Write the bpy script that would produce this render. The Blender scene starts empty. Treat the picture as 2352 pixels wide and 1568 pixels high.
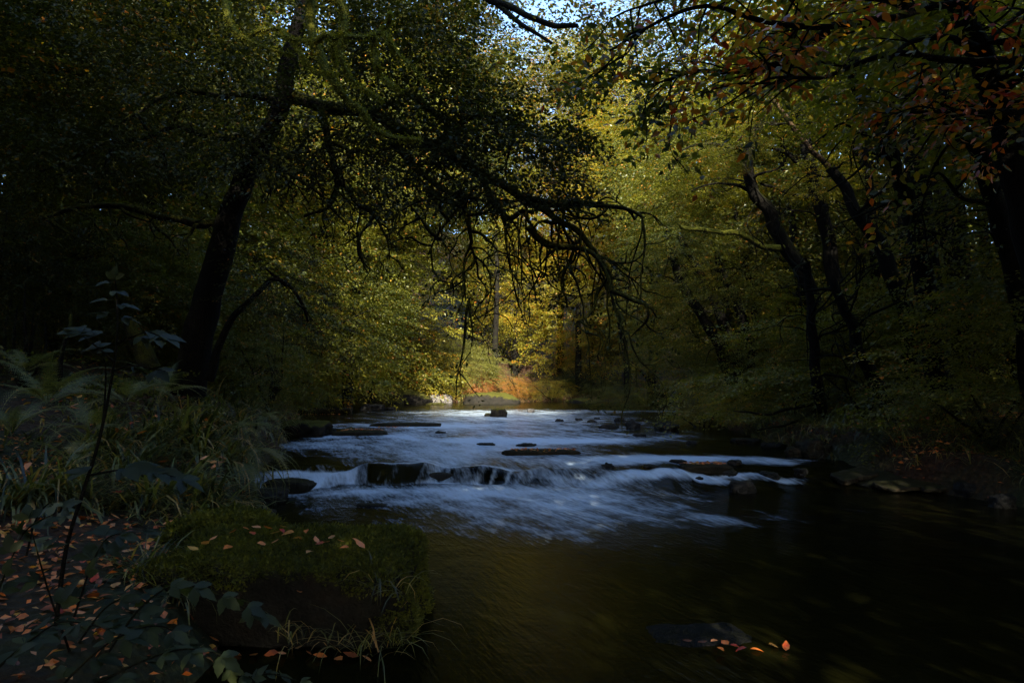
import bpy, bmesh, math, random
import numpy as np
from mathutils import Vector, Matrix

RNG = np.random.default_rng(7)
SC = bpy.context.scene
COL = SC.collection
CAMZ = 1.6
FPX = 1568.0                      # focal length in photo pixels (2352 wide view, 24 mm lens)
TH = math.atan(103 / FPX)         # camera tilts up a little


def P(px, py, d):
    """A point of the place seen at (px, py) from the viewpoint, d metres ahead."""
    x = (px - 1176) / FPX * d
    u = (784 - py) / FPX * d
    return np.array([x, d * math.cos(TH) - u * math.sin(TH), CAMZ + d * math.sin(TH) + u * math.cos(TH)])


# ------------------------------------------------------------------ helpers
def link(o):
    COL.objects.link(o)
    return o


def tag(o, label=None, cat=None, group=None, kind=None):
    if label: o['label'] = label
    if cat: o['category'] = cat
    if group: o['group'] = group
    if kind: o['kind'] = kind
    return o


def empty(name, loc, label, cat, group=None):
    o = link(bpy.data.objects.new(name, None))
    o.location = loc
    o.empty_display_size = 0.1
    return tag(o, label, cat, group)


def _hash(i, j, k):
    h = (i * 374761393 + j * 668265263 + k * 2147483647 + 1013904223) & 0xFFFFFFFF
    h = ((h ^ (h >> 13)) * 1274126177) & 0xFFFFFFFF
    h = (h ^ (h >> 16)) & 0xFFFFFFFF
    return h / 4294967295.0


def vnoise(p):
    p = np.asarray(p, dtype=float)
    i = np.floor(p).astype(np.int64)
    f = p - i
    f = f * f * (3 - 2 * f)
    r = 0
    for a in (0, 1):
        for b in (0, 1):
            for c in (0, 1):
                w = (f[..., 0] if a else 1 - f[..., 0]) * (f[..., 1] if b else 1 - f[..., 1]) * (f[..., 2] if c else 1 - f[..., 2])
                r = r + w * _hash(i[..., 0] + a, i[..., 1] + b, i[..., 2] + c)
    return r * 2 - 1


def fbm(p, oct=4):
    p = np.asarray(p, dtype=float)
    r, a = 0, 0.5
    for o in range(oct):
        r = r + a * vnoise(p * (2 ** o) + 17.3 * o)
        a *= 0.5
    return r


def sstep(a, b, x):
    t = np.clip((x - a) / (b - a), 0, 1)
    return t * t * (3 - 2 * t)


def nrm(v):
    return v / np.maximum(np.linalg.norm(v, axis=-1, keepdims=True), 1e-9)


class MB:
    """Collects quads with a per-vertex 'hue' value and turns them into one mesh."""
    def __init__(self):
        self.V, self.F, self.H, self.n = [], [], [], 0

    def add(self, V, F, hue=0.5):
        V = np.asarray(V, dtype=np.float32).reshape(-1, 3)
        self.V.append(V)
        self.F.append(np.asarray(F, dtype=np.int64).reshape(-1, 4) + self.n)
        self.H.append(np.broadcast_to(np.asarray(hue, dtype=np.float32), (len(V),)) if np.ndim(hue) == 0 else np.asarray(hue, dtype=np.float32))
        self.n += len(V)

    def mesh(self, name, mat, smooth=True):
        V = np.concatenate(self.V); F = np.concatenate(self.F); H = np.concatenate(self.H)
        me = bpy.data.meshes.new(name)
        me.vertices.add(len(V)); me.vertices.foreach_set('co', V.ravel())
        me.loops.add(F.size); me.loops.foreach_set('vertex_index', F.ravel().astype(np.int32))
        me.polygons.add(len(F)); me.polygons.foreach_set('loop_start', np.arange(0, F.size, 4, dtype=np.int32))
        me.polygons.foreach_set('use_smooth', np.full(len(F), smooth))
        at = me.attributes.new('hue', 'FLOAT', 'POINT'); at.data.foreach_set('value', H)
        me.update(calc_edges=True)
        if mat: me.materials.append(mat)
        return me

    def build(self, name, mat, parent=None, smooth=True, origin=None):
        if origin is not None:
            o3 = np.asarray(origin, dtype=np.float32)
            self.V = [v - o3 for v in self.V]
        o = link(bpy.data.objects.new(name, self.mesh(name, mat, smooth)))
        if parent: o.parent = parent
        elif origin is not None: o.location = origin
        return o


def catmull(pts, rad, n):
    pts = np.asarray(pts, float); rad = np.asarray(rad, float)
    k = len(pts)
    t = np.linspace(0, k - 1, max(2, (k - 1) * n + 1))
    i = np.clip(np.floor(t).astype(int), 0, k - 2)
    f = (t - i)[:, None]
    g = lambda j: pts[np.clip(j, 0, k - 1)]
    p0, p1, p2, p3 = g(i - 1), g(i), g(i + 1), g(i + 2)
    q = 0.5 * ((2 * p1) + (-p0 + p2) * f + (2 * p0 - 5 * p1 + 4 * p2 - p3) * f ** 2 + (-p0 + 3 * p1 - 3 * p2 + p3) * f ** 3)
    return q, np.interp(t, np.arange(k), rad)


def tube(mb, pts, rad, sides=8, sub=4, bump=0.0, crook=0.0, hue=0.5, flare=0.0):
    q, r = catmull(pts, rad, sub)
    if crook:
        q = q + np.stack([vnoise(q * 2.3 + 5 * a + 3.1) for a in range(3)], -1) * crook
    if flare:
        r = r * (1 + flare * np.exp(-np.arange(len(r)) / (0.09 * len(r) + 1)))
    tn = nrm(np.gradient(q, axis=0))
    ref = np.array([0.31, 0.95, 0.1]) if abs(tn[0][1]) < 0.85 else np.array([1, 0, 0.1])
    ang = np.linspace(0, 2 * math.pi, sides, endpoint=False)
    V = np.zeros((len(q), sides, 3))
    for i in range(len(q)):
        ref = ref - tn[i] * np.dot(ref, tn[i])
        ref = ref / max(np.linalg.norm(ref), 1e-6)
        b = np.cross(tn[i], ref)
        V[i] = q[i] + r[i] * (np.cos(ang)[:, None] * ref + np.sin(ang)[:, None] * b)
    if bump:
        c = q[:, None, :]
        s = 1 + bump * (fbm(V * (0.35 / max(r.mean(), 0.02)) + 9, 3))
        V = c + (V - c) * s[..., None]
    n = len(q)
    a = np.arange(n - 1)[:, None] * sides + np.arange(sides)[None]
    b_ = np.arange(n - 1)[:, None] * sides + (np.arange(sides)[None] + 1) % sides
    F = np.stack([a, b_, b_ + sides, a + sides], -1).reshape(-1, 4)
    mb.add(V.reshape(-1, 3), F, hue)
    return q


def leaf_quads(mb, p, d, nv, ll, lw, hue, fold=0.12):
    """Leaves: base p, direction d, normal nv; two halves folded along the midrib."""
    d = nrm(d); s = nrm(np.cross(d, nv)); nn = np.cross(s, d)
    ll = np.broadcast_to(np.asarray(ll, float), (len(p),))[:, None]
    lw = np.broadcast_to(np.asarray(lw, float), (len(p),))[:, None]
    m = p + d * ll * 0.45
    V = np.stack([p, m + s * lw * 0.5 + nn * lw * fold, p + d * ll - nn * ll * 0.06, m - s * lw * 0.5 + nn * lw * fold], 1)
    F = np.arange(len(p) * 4).reshape(-1, 4)
    mb.add(V.reshape(-1, 3), F, np.repeat(np.broadcast_to(hue, (len(p),)), 4))


def oval_leaves(mb, p, d, nv, ll, lw, hue, seg=5, curl=0.15):
    """Larger leaves with a curved oval outline, for what stands close."""
    d = nrm(d); s = nrm(np.cross(d, nv)); nn = np.cross(s, d)
    N = len(p)
    ll = np.broadcast_to(np.asarray(ll, float), (N,)); lw = np.broadcast_to(np.asarray(lw, float), (N,))
    t = np.linspace(0, 1, seg + 1)
    w = np.sin(math.pi * np.clip(t, 0.015, 0.99) ** 0.85) * 0.5
    zig = 1 + 0.10 * np.where(np.arange(seg + 1) % 2 == 0, 1, -1)
    rows = []
    for sd in (-1, 0, 1):
        z = (0.10 if sd else 0.0)
        rows.append(p[:, None] + d[:, None] * (ll[:, None] * t)[..., None]
                    + s[:, None] * (sd * lw[:, None] * (w * zig)[None])[..., None]
                    + nn[:, None] * (lw[:, None] * z * (w * 2)[None] - curl * ll[:, None] * (t ** 2)[None])[..., None])
    V = np.stack(rows, 2)                      # N, seg+1, 3, xyz
    base = np.arange(N)[:, None, None] * (seg + 1) * 3
    i = np.arange(seg)[None, :, None] * 3; j = np.arange(2)[None, None, :]
    a = base + i + j
    F = np.stack([a, a + 1, a + 4, a + 3], -1).reshape(-1, 4)
    mb.add(V.reshape(-1, 3), F, np.repeat(np.broadcast_to(hue, (N,)), (seg + 1) * 3))


def sprays(mb, pos, axis, L=34, length=0.9, width=0.32, leaf=0.085, ratio=0.6, hue=0.4, hjit=0.1, droop=0.25, tilt=0.35, rng=RNG, oval=False):
    """Flat fans of leaves, as beech and oak carry them: alternate leaves on both sides of a twig."""
    pos = np.asarray(pos, float); N = len(pos)
    a = nrm(np.asarray(axis, float))
    up = nrm(np.array([0, 0, 1.0]) + rng.normal(0, tilt, (N, 3)))
    b = nrm(np.cross(up, a)); c = np.cross(a, b)
    ln = length * rng.uniform(0.6, 1.2, (N, 1))
    u = np.clip(np.linspace(0.05, 1, L)[None] + rng.normal(0, 0.04, (N, L)), 0, 1.05)
    sd = np.where(np.arange(L) % 2 == 0, 1, -1)[None]
    v = sd * width * ((1 - u) * 0.9 + 0.12) * rng.uniform(0, 1.1, (N, L))
    z = -droop * u ** 2 * ln * 0.6 + rng.normal(0, 0.03, (N, L))
    X = pos[:, None] + a[:, None] * (u * ln)[..., None] + b[:, None] * (v * ln / length)[..., None] + c[:, None] * z[..., None]
    dl = np.stack([rng.uniform(0.3, 1.0, (N, L)), sd * rng.uniform(0.2, 1.0, (N, L)), rng.normal(-0.15, 0.3, (N, L))], -1)
    D = a[:, None] * dl[..., :1] + b[:, None] * dl[..., 1:2] + c[:, None] * dl[..., 2:]
    NV = c[:, None] + rng.normal(0, 0.38, (N, L, 3))
    h = np.broadcast_to(np.asarray(hue, float), (N,))[:, None] + rng.normal(0, hjit, (N, L))
    h = np.where(rng.random(h.shape) < .022, .9, h)
    ll = leaf * rng.uniform(0.65, 1.2, N * L)
    fn = oval_leaves if oval else leaf_quads
    fn(mb, X.reshape(-1, 3), D.reshape(-1, 3), NV.reshape(-1, 3), ll, ll * ratio, np.clip(h.reshape(-1), 0, 1))


# ------------------------------------------------------------------ materials
def new_mat(name):
    m = bpy.data.materials.new(name); m.use_nodes = True
    nt = m.node_tree; nt.nodes.clear()
    out = nt.nodes.new('ShaderNodeOutputMaterial')
    return m, nt, out


def N(nt, typ, **kw):
    n = nt.nodes.new(typ)
    for k, v in kw.items():
        if k in n.inputs.keys() if hasattr(n.inputs, 'keys') else False:
            n.inputs[k].default_value = v
        else:
            setattr(n, k, v)
    return n


def ramp(nt, stops):
    r = nt.nodes.new('ShaderNodeValToRGB')
    e = r.color_ramp.elements
    while len(e) < len(stops): e.new(0.5)
    for el, (p, c) in zip(e, stops):
        el.position = p; el.color = (*c, 1)
    return r


def leaf_mat(name, stops, trans=0.42, rough=0.42, spec=0.42, sat=1.1, tgain=1.7):
    m, nt, out = new_mat(name)
    at = N(nt, 'ShaderNodeAttribute', attribute_name='hue')
    oi = N(nt, 'ShaderNodeObjectInfo')
    ma = N(nt, 'ShaderNodeMath', operation='MULTIPLY_ADD'); ma.inputs[1].default_value = 0.16; ma.inputs[2].default_value = -0.08
    nt.links.new(oi.outputs['Random'], ma.inputs[0])
    ad = N(nt, 'ShaderNodeMath', operation='ADD'); nt.links.new(ma.outputs[0], ad.inputs[0]); nt.links.new(at.outputs['Fac'], ad.inputs[1])
    ge = N(nt, 'ShaderNodeNewGeometry'); nz = N(nt, 'ShaderNodeTexNoise'); nz.inputs['Scale'].default_value = 55; nz.inputs['Detail'].default_value = 3
    nt.links.new(ge.outputs['Position'], nz.inputs[0])
    a2 = N(nt, 'ShaderNodeMath', operation='MULTIPLY_ADD'); a2.inputs[1].default_value = .24; a2.inputs[2].default_value = -.12; nt.links.new(nz.outputs[0], a2.inputs[0])
    a3 = N(nt, 'ShaderNodeMath', operation='ADD'); nt.links.new(a2.outputs[0], a3.inputs[0]); nt.links.new(ad.outputs[0], a3.inputs[1])
    r = ramp(nt, stops); nt.links.new(a3.outputs[0], r.inputs[0])
    pb = N(nt, 'ShaderNodeBsdfPrincipled'); pb.inputs['Roughness'].default_value = rough; pb.inputs['Specular IOR Level'].default_value = spec
    nt.links.new(r.outputs[0], pb.inputs['Base Color'])
    mx = N(nt, 'ShaderNodeMix', data_type='RGBA', blend_type='MULTIPLY'); mx.inputs[0].default_value = 1
    mx.inputs[7].default_value = (tgain * sat, tgain, tgain * 0.35, 1)
    nt.links.new(r.outputs[0], mx.inputs[6])
    tr = N(nt, 'ShaderNodeBsdfTranslucent'); nt.links.new(mx.outputs[2], tr.inputs[0])
    ms = N(nt, 'ShaderNodeMixShader'); ms.inputs[0].default_value = trans
    nt.links.new(pb.outputs[0], ms.inputs[1]); nt.links.new(tr.outputs[0], ms.inputs[2])
    nt.links.new(ms.outputs[0], out.inputs[0])
    return m


M = {}
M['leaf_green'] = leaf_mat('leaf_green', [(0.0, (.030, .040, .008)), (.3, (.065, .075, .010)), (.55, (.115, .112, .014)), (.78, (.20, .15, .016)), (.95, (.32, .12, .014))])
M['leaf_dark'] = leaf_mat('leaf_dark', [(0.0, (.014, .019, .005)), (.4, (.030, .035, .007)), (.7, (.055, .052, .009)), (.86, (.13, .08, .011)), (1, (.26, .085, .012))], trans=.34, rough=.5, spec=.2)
M['leaf_gold'] = leaf_mat('leaf_gold', [(0.0, (.080, .082, .010)), (.3, (.16, .15, .015)), (.55, (.25, .20, .018)), (.75, (.38, .20, .018)), (.95, (.40, .12, .016))], trans=.45)
M['leaf_mid'] = leaf_mat('leaf_mid', [(0.0, (.05, .058, .008)), (.3, (.115, .118, .012)), (.6, (.18, .165, .016)), (.8, (.26, .17, .018)), (.95, (.36, .13, .016))], trans=.45)
M['leaf_rust'] = leaf_mat('leaf_rust', [(0.0, (.06, .055, .010)), (.3, (.17, .10, .014)), (.6, (.34, .14, .025)), (.85, (.42, .15, .035)), (1, (.36, .09, .02))], trans=.4)
M['leaf_red'] = leaf_mat('leaf_red', [(0.0, (.03, .045, .02)), (.22, (.08, .085, .015)), (.42, (.20, .16, .018)), (.55, (.40, .15, .018)), (.78, (.38, .085, .015)), (1, (.30, .03, .012))], trans=.5, rough=.4)
M['leaf_grey'] = leaf_mat('leaf_grey', [(0.0, (.016, .024, .014)), (.5, (.030, .042, .015)), (.8, (.06, .07, .02)), (1, (.12, .085, .02))], trans=.25, rough=.55, spec=.2)
M['willow'] = leaf_mat('willow_leaf', [(0.0, (.06, .07, .020)), (.5, (.13, .13, .025)), (1, (.20, .17, .03))], trans=.4)
M['bracken'] = leaf_mat('bracken_leaf', [(0.0, (.20, .09, .02)), (.5, (.42, .15, .05)), (1, (.5, .22, .12))], trans=.35)
M['fern'] = leaf_mat('fern_leaf', [(0.0, (.035, .05, .02)), (.5, (.11, .12, .036)), (1, (.20, .15, .03))], trans=.3, rough=.5)
M['grass'] = leaf_mat('grass_blade', [(0.0, (.018, .026, .010)), (.25, (.055, .062, .016)), (.5, (.155, .165, .05)), (.68, (.24, .19, .05)), (.9, (.34, .20, .06)), (1, (.40, .22, .09))], trans=.28, rough=.4, spec=.4)
M['moss'] = leaf_mat('moss_tuft', [(0.0, (.018, .024, .004)), (.5, (.075, .080, .010)), (1, (.16, .155, .018))], trans=.25, rough=.7, spec=.2)
M['limb_moss'] = leaf_mat('limb_moss', [(0.0, (.08, .08, .010)), (.5, (.24, .225, .022)), (1, (.34, .30, .035))], trans=.3, rough=.7, spec=.15)
M['litter'] = leaf_mat('litter_leaf', [(0.0, (.10, .03, .010)), (.25, (.32, .07, .012)), (.45, (.70, .18, .02)), (.6, (.62, .25, .10)), (.8, (.50, .27, .03)), (1, (.42, .035, .012))], trans=.12, rough=.5)


def bark_mat(name, dark, light, moss, moss_amt=.5, scale=6):
    m, nt, out = new_mat(name)
    tc = N(nt, 'ShaderNodeNewGeometry')
    mp = N(nt, 'ShaderNodeMapping'); mp.inputs['Scale'].default_value = (scale, scale, scale * .3)
    nt.links.new(tc.outputs['Position'], mp.inputs[0])
    n1 = N(nt, 'ShaderNodeTexNoise'); n1.inputs['Scale'].default_value = 2.5; n1.inputs['Detail'].default_value = 6; n1.inputs['Roughness'].default_value = .65
    nt.links.new(mp.outputs[0], n1.inputs[0])
    r = ramp(nt, [(.3, dark), (.7, light)]); nt.links.new(n1.outputs[0], r.inputs[0])
    n2 = N(nt, 'ShaderNodeTexNoise'); n2.inputs['Scale'].default_value = 3.2; n2.inputs['Detail'].default_value = 5
    nt.links.new(tc.outputs['Position'], n2.inputs[0])
    sx = N(nt, 'ShaderNodeSeparateXYZ'); nt.links.new(tc.outputs['Normal'], sx.inputs[0])
    a = N(nt, 'ShaderNodeMath', operation='MULTIPLY_ADD'); a.inputs[1].default_value = .35
    nt.links.new(sx.outputs[2], a.inputs[0]); nt.links.new(n2.outputs[0], a.inputs[2])
    mr = N(nt, 'ShaderNodeMapRange'); mr.inputs[1].default_value = .75 - moss_amt * .6; mr.inputs[2].default_value = .95 - moss_amt * .6
    nt.links.new(a.outputs[0], mr.inputs[0])
    n3 = N(nt, 'ShaderNodeTexNoise'); n3.inputs['Scale'].default_value = 40; n3.inputs['Detail'].default_value = 3
    nt.links.new(tc.outputs['Position'], n3.inputs[0])
    mc = ramp(nt, [(.3, tuple(c * .35 for c in moss)), (.7, moss)]); nt.links.new(n3.outputs[0], mc.inputs[0])
    mx = N(nt, 'ShaderNodeMix', data_type='RGBA'); nt.links.new(mr.outputs[0], mx.inputs[0]); nt.links.new(r.outputs[0], mx.inputs[6]); nt.links.new(mc.outputs[0], mx.inputs[7])
    pb = N(nt, 'ShaderNodeBsdfPrincipled'); pb.inputs['Roughness'].default_value = .9; pb.inputs['Specular IOR Level'].default_value = .12
    nt.links.new(mx.outputs[2], pb.inputs['Base Color'])
    bp = N(nt, 'ShaderNodeBump'); bp.inputs['Strength'].default_value = .8; bp.inputs['Distance'].default_value = .03
    sm = N(nt, 'ShaderNodeMath', operation='ADD'); nt.links.new(n1.outputs[0], sm.inputs[0]); nt.links.new(n3.outputs[0], sm.inputs[1])
    nt.links.new(sm.outputs[0], bp.inputs['Height']); nt.links.new(bp.outputs[0], pb.inputs['Normal'])
    nt.links.new(pb.outputs[0], out.inputs[0])
    return m


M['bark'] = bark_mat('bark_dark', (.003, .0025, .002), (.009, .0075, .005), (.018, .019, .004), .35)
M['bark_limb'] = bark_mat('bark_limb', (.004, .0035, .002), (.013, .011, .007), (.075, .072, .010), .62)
M['bark_moss'] = bark_mat('bark_mossy', (.018, .015, .009), (.04, .034, .02), (.18, .172, .02), 1.05)
M['bark_brown'] = bark_mat('bark_bare_brown', (.05, .03, .016), (.13, .08, .04), (.06, .055, .012), .15)


def rock_mat(name, dark, light, moss, moss_lo, wet=.35, brown=(.10, .05, .02)):
    m, nt, out = new_mat(name)
    tc = N(nt, 'ShaderNodeNewGeometry')
    n1 = N(nt, 'ShaderNodeTexNoise'); n1.inputs['Scale'].default_value = 5; n1.inputs['Detail'].default_value = 8; n1.inputs['Roughness'].default_value = .65
    nt.links.new(tc.outputs['Position'], n1.inputs[0])
    r = ramp(nt, [(.3, dark), (.55, light), (.75, brown)]); nt.links.new(n1.outputs[0], r.inputs[0])
    n2 = N(nt, 'ShaderNodeTexNoise'); n2.inputs['Scale'].default_value = 9; n2.inputs['Detail'].default_value = 5
    nt.links.new(tc.outputs['Position'], n2.inputs[0])
    sx = N(nt, 'ShaderNodeSeparateXYZ'); nt.links.new(tc.outputs['Normal'], sx.inputs[0])
    a = N(nt, 'ShaderNodeMath', operation='MULTIPLY_ADD'); a.inputs[1].default_value = .9
    nt.links.new(n2.outputs[0], a.inputs[0]); nt.links.new(sx.outputs[2], a.inputs[2])
    mr = N(nt, 'ShaderNodeMapRange'); mr.inputs[1].default_value = moss_lo; mr.inputs[2].default_value = moss_lo + .25
    nt.links.new(a.outputs[0], mr.inputs[0])
    n3 = N(nt, 'ShaderNodeTexNoise'); n3.inputs['Scale'].default_value = 45; n3.inputs['Detail'].default_value = 4
    nt.links.new(tc.outputs['Position'], n3.inputs[0])
    mc = ramp(nt, [(.3, tuple(c * .3 for c in moss)), (.7, moss)]); nt.links.new(n3.outputs[0], mc.inputs[0])
    mx = N(nt, 'ShaderNodeMix', data_type='RGBA'); nt.links.new(mr.outputs[0], mx.inputs[0]); nt.links.new(r.outputs[0], mx.inputs[6]); nt.links.new(mc.outputs[0], mx.inputs[7])
    pb = N(nt, 'ShaderNodeBsdfPrincipled'); pb.inputs['Specular IOR Level'].default_value = .12
    nt.links.new(mx.outputs[2], pb.inputs['Base Color'])
    rr = N(nt, 'ShaderNodeMapRange'); rr.inputs[3].default_value = wet; rr.inputs[4].default_value = .9
    nt.links.new(mr.outputs[0], rr.inputs[0]); nt.links.new(rr.outputs[0], pb.inputs['Roughness'])
    bp = N(nt, 'ShaderNodeBump'); bp.inputs['Strength'].default_value = .9; bp.inputs['Distance'].default_value = .03
    sm = N(nt, 'ShaderNodeMath', operation='ADD'); nt.links.new(n1.outputs[0], sm.inputs[0]); nt.links.new(n3.outputs[0], sm.inputs[1])
    nt.links.new(sm.outputs[0], bp.inputs['Height']); nt.links.new(bp.outputs[0], pb.inputs['Normal'])
    nt.links.new(pb.outputs[0], out.inputs[0])
    return m


M['rock_wet'] = rock_mat('rock_wet', (.006, .006, .006), (.020, .019, .017), (.03, .028, .008), 1.25, .65, (.035, .02, .01))
M['rock_moss'] = rock_mat('rock_mossy', (.005, .0045, .003), (.013, .011, .008), (.075, .072, .010), 1.0, .75, (.018, .010, .005))
M['rock_black'] = rock_mat('rock_black', (.002, .002, .002), (.007, .0065, .006), (.012, .012, .004), 1.3, .7, (.010, .006, .003))
M['rock_pale'] = rock_mat('rock_pale', (.04, .036, .032), (.12, .11, .10), (.07, .06, .02), 1.35, .6, (.3, .24, .18))
M['rock_slab'] = rock_mat('rock_slab', (.007, .006, .005), (.028, .024, .015), (.035, .033, .009), 1.2, .7, (.045, .024, .01))


def ground_mat():
    m, nt, out = new_mat('forest_floor')
    tc = N(nt, 'ShaderNodeNewGeometry')
    n1 = N(nt, 'ShaderNodeTexNoise'); n1.inputs['Scale'].default_value = 14; n1.inputs['Detail'].default_value = 8; n1.inputs['Roughness'].default_value = .7
    n2 = N(nt, 'ShaderNodeTexNoise'); n2.inputs['Scale'].default_value = .6; n2.inputs['Detail'].default_value = 4
    v = N(nt, 'ShaderNodeTexVoronoi'); v.inputs['Scale'].default_value = 16
    for n in (n1, n2, v): nt.links.new(tc.outputs['Position'], n.inputs['Vector'])
    r1 = ramp(nt, [(.3, (.012, .008, .004)), (.55, (.05, .022, .009)), (.75, (.14, .05, .016))]); nt.links.new(n1.outputs[0], r1.inputs[0])
    r2 = ramp(nt, [(.3, (.010, .014, .004)), (.7, (.05, .052, .012))]); nt.links.new(n1.outputs[0], r2.inputs[0])
    mr = N(nt, 'ShaderNodeMapRange'); mr.inputs[1].default_value = .45; mr.inputs[2].default_value = .6; nt.links.new(n2.outputs[0], mr.inputs[0])
    mx = N(nt, 'ShaderNodeMix', data_type='RGBA'); nt.links.new(mr.outputs[0], mx.inputs[0]); nt.links.new(r1.outputs[0], mx.inputs[6]); nt.links.new(r2.outputs[0], mx.inputs[7])
    pb = N(nt, 'ShaderNodeBsdfPrincipled'); pb.inputs['Roughness'].default_value = .8; pb.inputs['Specular IOR Level'].default_value = .25
    nt.links.new(mx.outputs[2], pb.inputs['Base Color'])
    bp = N(nt, 'ShaderNodeBump'); bp.inputs['Strength'].default_value = 1; bp.inputs['Distance'].default_value = .05
    sm = N(nt, 'ShaderNodeMath', operation='ADD'); nt.links.new(n1.outputs[0], sm.inputs[0]); nt.links.new(v.outputs[0], sm.inputs[1])
    nt.links.new(sm.outputs[0], bp.inputs['Height']); nt.links.new(bp.outputs[0], pb.inputs['Normal'])
    nt.links.new(pb.outputs[0], out.inputs[0])
    return m


M['ground'] = ground_mat()


def water_mat():
    m, nt, out = new_mat('river_water')
    geo = N(nt, 'ShaderNodeNewGeometry')
    foam = N(nt, 'ShaderNodeAttribute', attribute_name='foam')
    bed = N(nt, 'ShaderNodeAttribute', attribute_name='hue')

    def streak(rot, sc, scale, detail=5, dist=.6):
        mp = N(nt, 'ShaderNodeMapping'); mp.vector_type = 'TEXTURE'
        mp.inputs['Rotation'].default_value = (0, 0, rot); mp.inputs['Scale'].default_value = sc
        nt.links.new(geo.outputs['Position'], mp.inputs[0])
        n = N(nt, 'ShaderNodeTexNoise'); n.inputs['Scale'].default_value = scale; n.inputs['Detail'].default_value = detail; n.inputs['Distortion'].default_value = dist; n.inputs['Roughness'].default_value = .6
        nt.links.new(mp.outputs[0], n.inputs[0])
        return n
    sA = streak(math.radians(-62), (4.5, .8, 1), 2.6, 6, .35)      # along the flow, towards the viewer and right
    sB = streak(math.radians(-12), (1.6, 1.5, 1), 2.0, 6, .5)      # standing waves across the flow
    sC = streak(math.radians(-70), (1.8, .35, 1), 7.0, 4, .2)      # fine threads
    mix1 = N(nt, 'ShaderNodeMath', operation='ADD'); nt.links.new(sA.outputs[0], mix1.inputs[0]); nt.links.new(sB.outputs[0], mix1.inputs[1])
    sD = streak(math.radians(-10), (2.4, .5, 1), 4.0, 4, .5)       # short ripples across the calm pool
    mix2 = N(nt, 'ShaderNodeMath', operation='MULTIPLY_ADD'); mix2.inputs[1].default_value = .8; nt.links.new(sC.outputs[0], mix2.inputs[0]); nt.links.new(mix1.outputs[0], mix2.inputs[2])
    # noise sum averages 1.25; foam where attribute + noise is high
    ad = N(nt, 'ShaderNodeMath', operation='MULTIPLY_ADD'); ad.inputs[1].default_value = 1.0
    nt.links.new(foam.outputs['Fac'], ad.inputs[0]); nt.links.new(mix2.outputs[0], ad.inputs[2])
    mr = N(nt, 'ShaderNodeMapRange'); mr.interpolation_type = 'SMOOTHSTEP'
    mr.inputs[1].default_value = 1.46; mr.inputs[2].default_value = 2.42; mr.inputs[4].default_value = .80
    nt.links.new(ad.outputs[0], mr.inputs[0])
    # water body
    br = ramp(nt, [(.0, (.0012, .0013, .0005)), (.5, (.004, .004, .001)), (1, (.012, .011, .002))]); nt.links.new(bed.outputs['Fac'], br.inputs[0])
    pw = N(nt, 'ShaderNodeBsdfPrincipled'); pw.inputs['Roughness'].default_value = .12; pw.inputs['IOR'].default_value = 1.333; pw.inputs['Specular IOR Level'].default_value = .09
    nt.links.new(br.outputs[0], pw.inputs['Base Color'])
    bp = N(nt, 'ShaderNodeBump'); bp.inputs['Distance'].default_value = .06
    bs = N(nt, 'ShaderNodeMapRange'); bs.inputs[1].default_value = -.26; bs.inputs[2].default_value = .34; bs.inputs[3].default_value = .16; bs.inputs[4].default_value = .55
    nt.links.new(foam.outputs['Fac'], bs.inputs[0]); nt.links.new(bs.outputs[0], bp.inputs['Strength'])
    hh = N(nt, 'ShaderNodeMath', operation='MULTIPLY_ADD'); hh.inputs[1].default_value = .35; nt.links.new(sD.outputs[0], hh.inputs[0]); nt.links.new(mix2.outputs[0], hh.inputs[2])
    nt.links.new(hh.outputs[0], bp.inputs['Height'])
    nt.links.new(bp.outputs[0], pw.inputs['Normal'])
    pf = N(nt, 'ShaderNodeBsdfPrincipled'); pf.inputs['Base Color'].default_value = (.66, .80, .96, 1); pf.inputs['Roughness'].default_value = .55
    nt.links.new(bp.outputs[0], pf.inputs['Normal'])
    ms = N(nt, 'ShaderNodeMixShader'); nt.links.new(mr.outputs[0], ms.inputs[0]); nt.links.new(pw.outputs[0], ms.inputs[1]); nt.links.new(pf.outputs[0], ms.inputs[2])
    nt.links.new(ms.outputs[0], out.inputs[0])
    return m


M['water'] = water_mat()

# ------------------------------------------------------------------ river and ground shape
_LY = [-6, 0, 3, 4.2, 5.5, 7, 8, 9, 11, 14, 19, 25, 34, 38, 42, 45, 50]
_LX = [-1.6, -1.6, -1.65, -1.75, -2.2, -2.6, -2.95, -3.45, -4.05, -4.7, -6.3, -8.0, -11.3, -10.3, -9.2, -8, -4]
_RY = [-6, 5, 8.5, 11, 14, 18, 24, 29, 31, 33, 35, 38, 60]
_RX = [9, 8, 6.9, 6.0, 5.9, 6.2, 7.1, 7.9, 8.8, 11, 16, 40, 60]


def wl(y):
    y = np.asarray(y, float)
    return 0.17 * sstep(11.9, 14, y) * 0 + np.interp(y, [0, 11.0, 11.8, 13, 16, 20, 26, 34, 50], [0, 0, .22, .24, .29, .36, .43, .5, .55])


def shore(x, y):
    x = np.asarray(x, float); y = np.asarray(y, float)
    w = 0.25 * vnoise(np.stack([x * .8, y * .8, 0 * x + 3], -1)) * np.clip(y / 12, .3, 1.5)
    dl = np.interp(y, _LY, _LX) - x + w
    dr = x - np.interp(y, _RY, _RX) + w
    yf = np.interp(x, [-12, -8, -4, 2, 10, 20, 45], [43, 44.5, 46, 47.5, 48, 49, 52])
    df = (y - yf) + w
    return dl, dr, df


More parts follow.
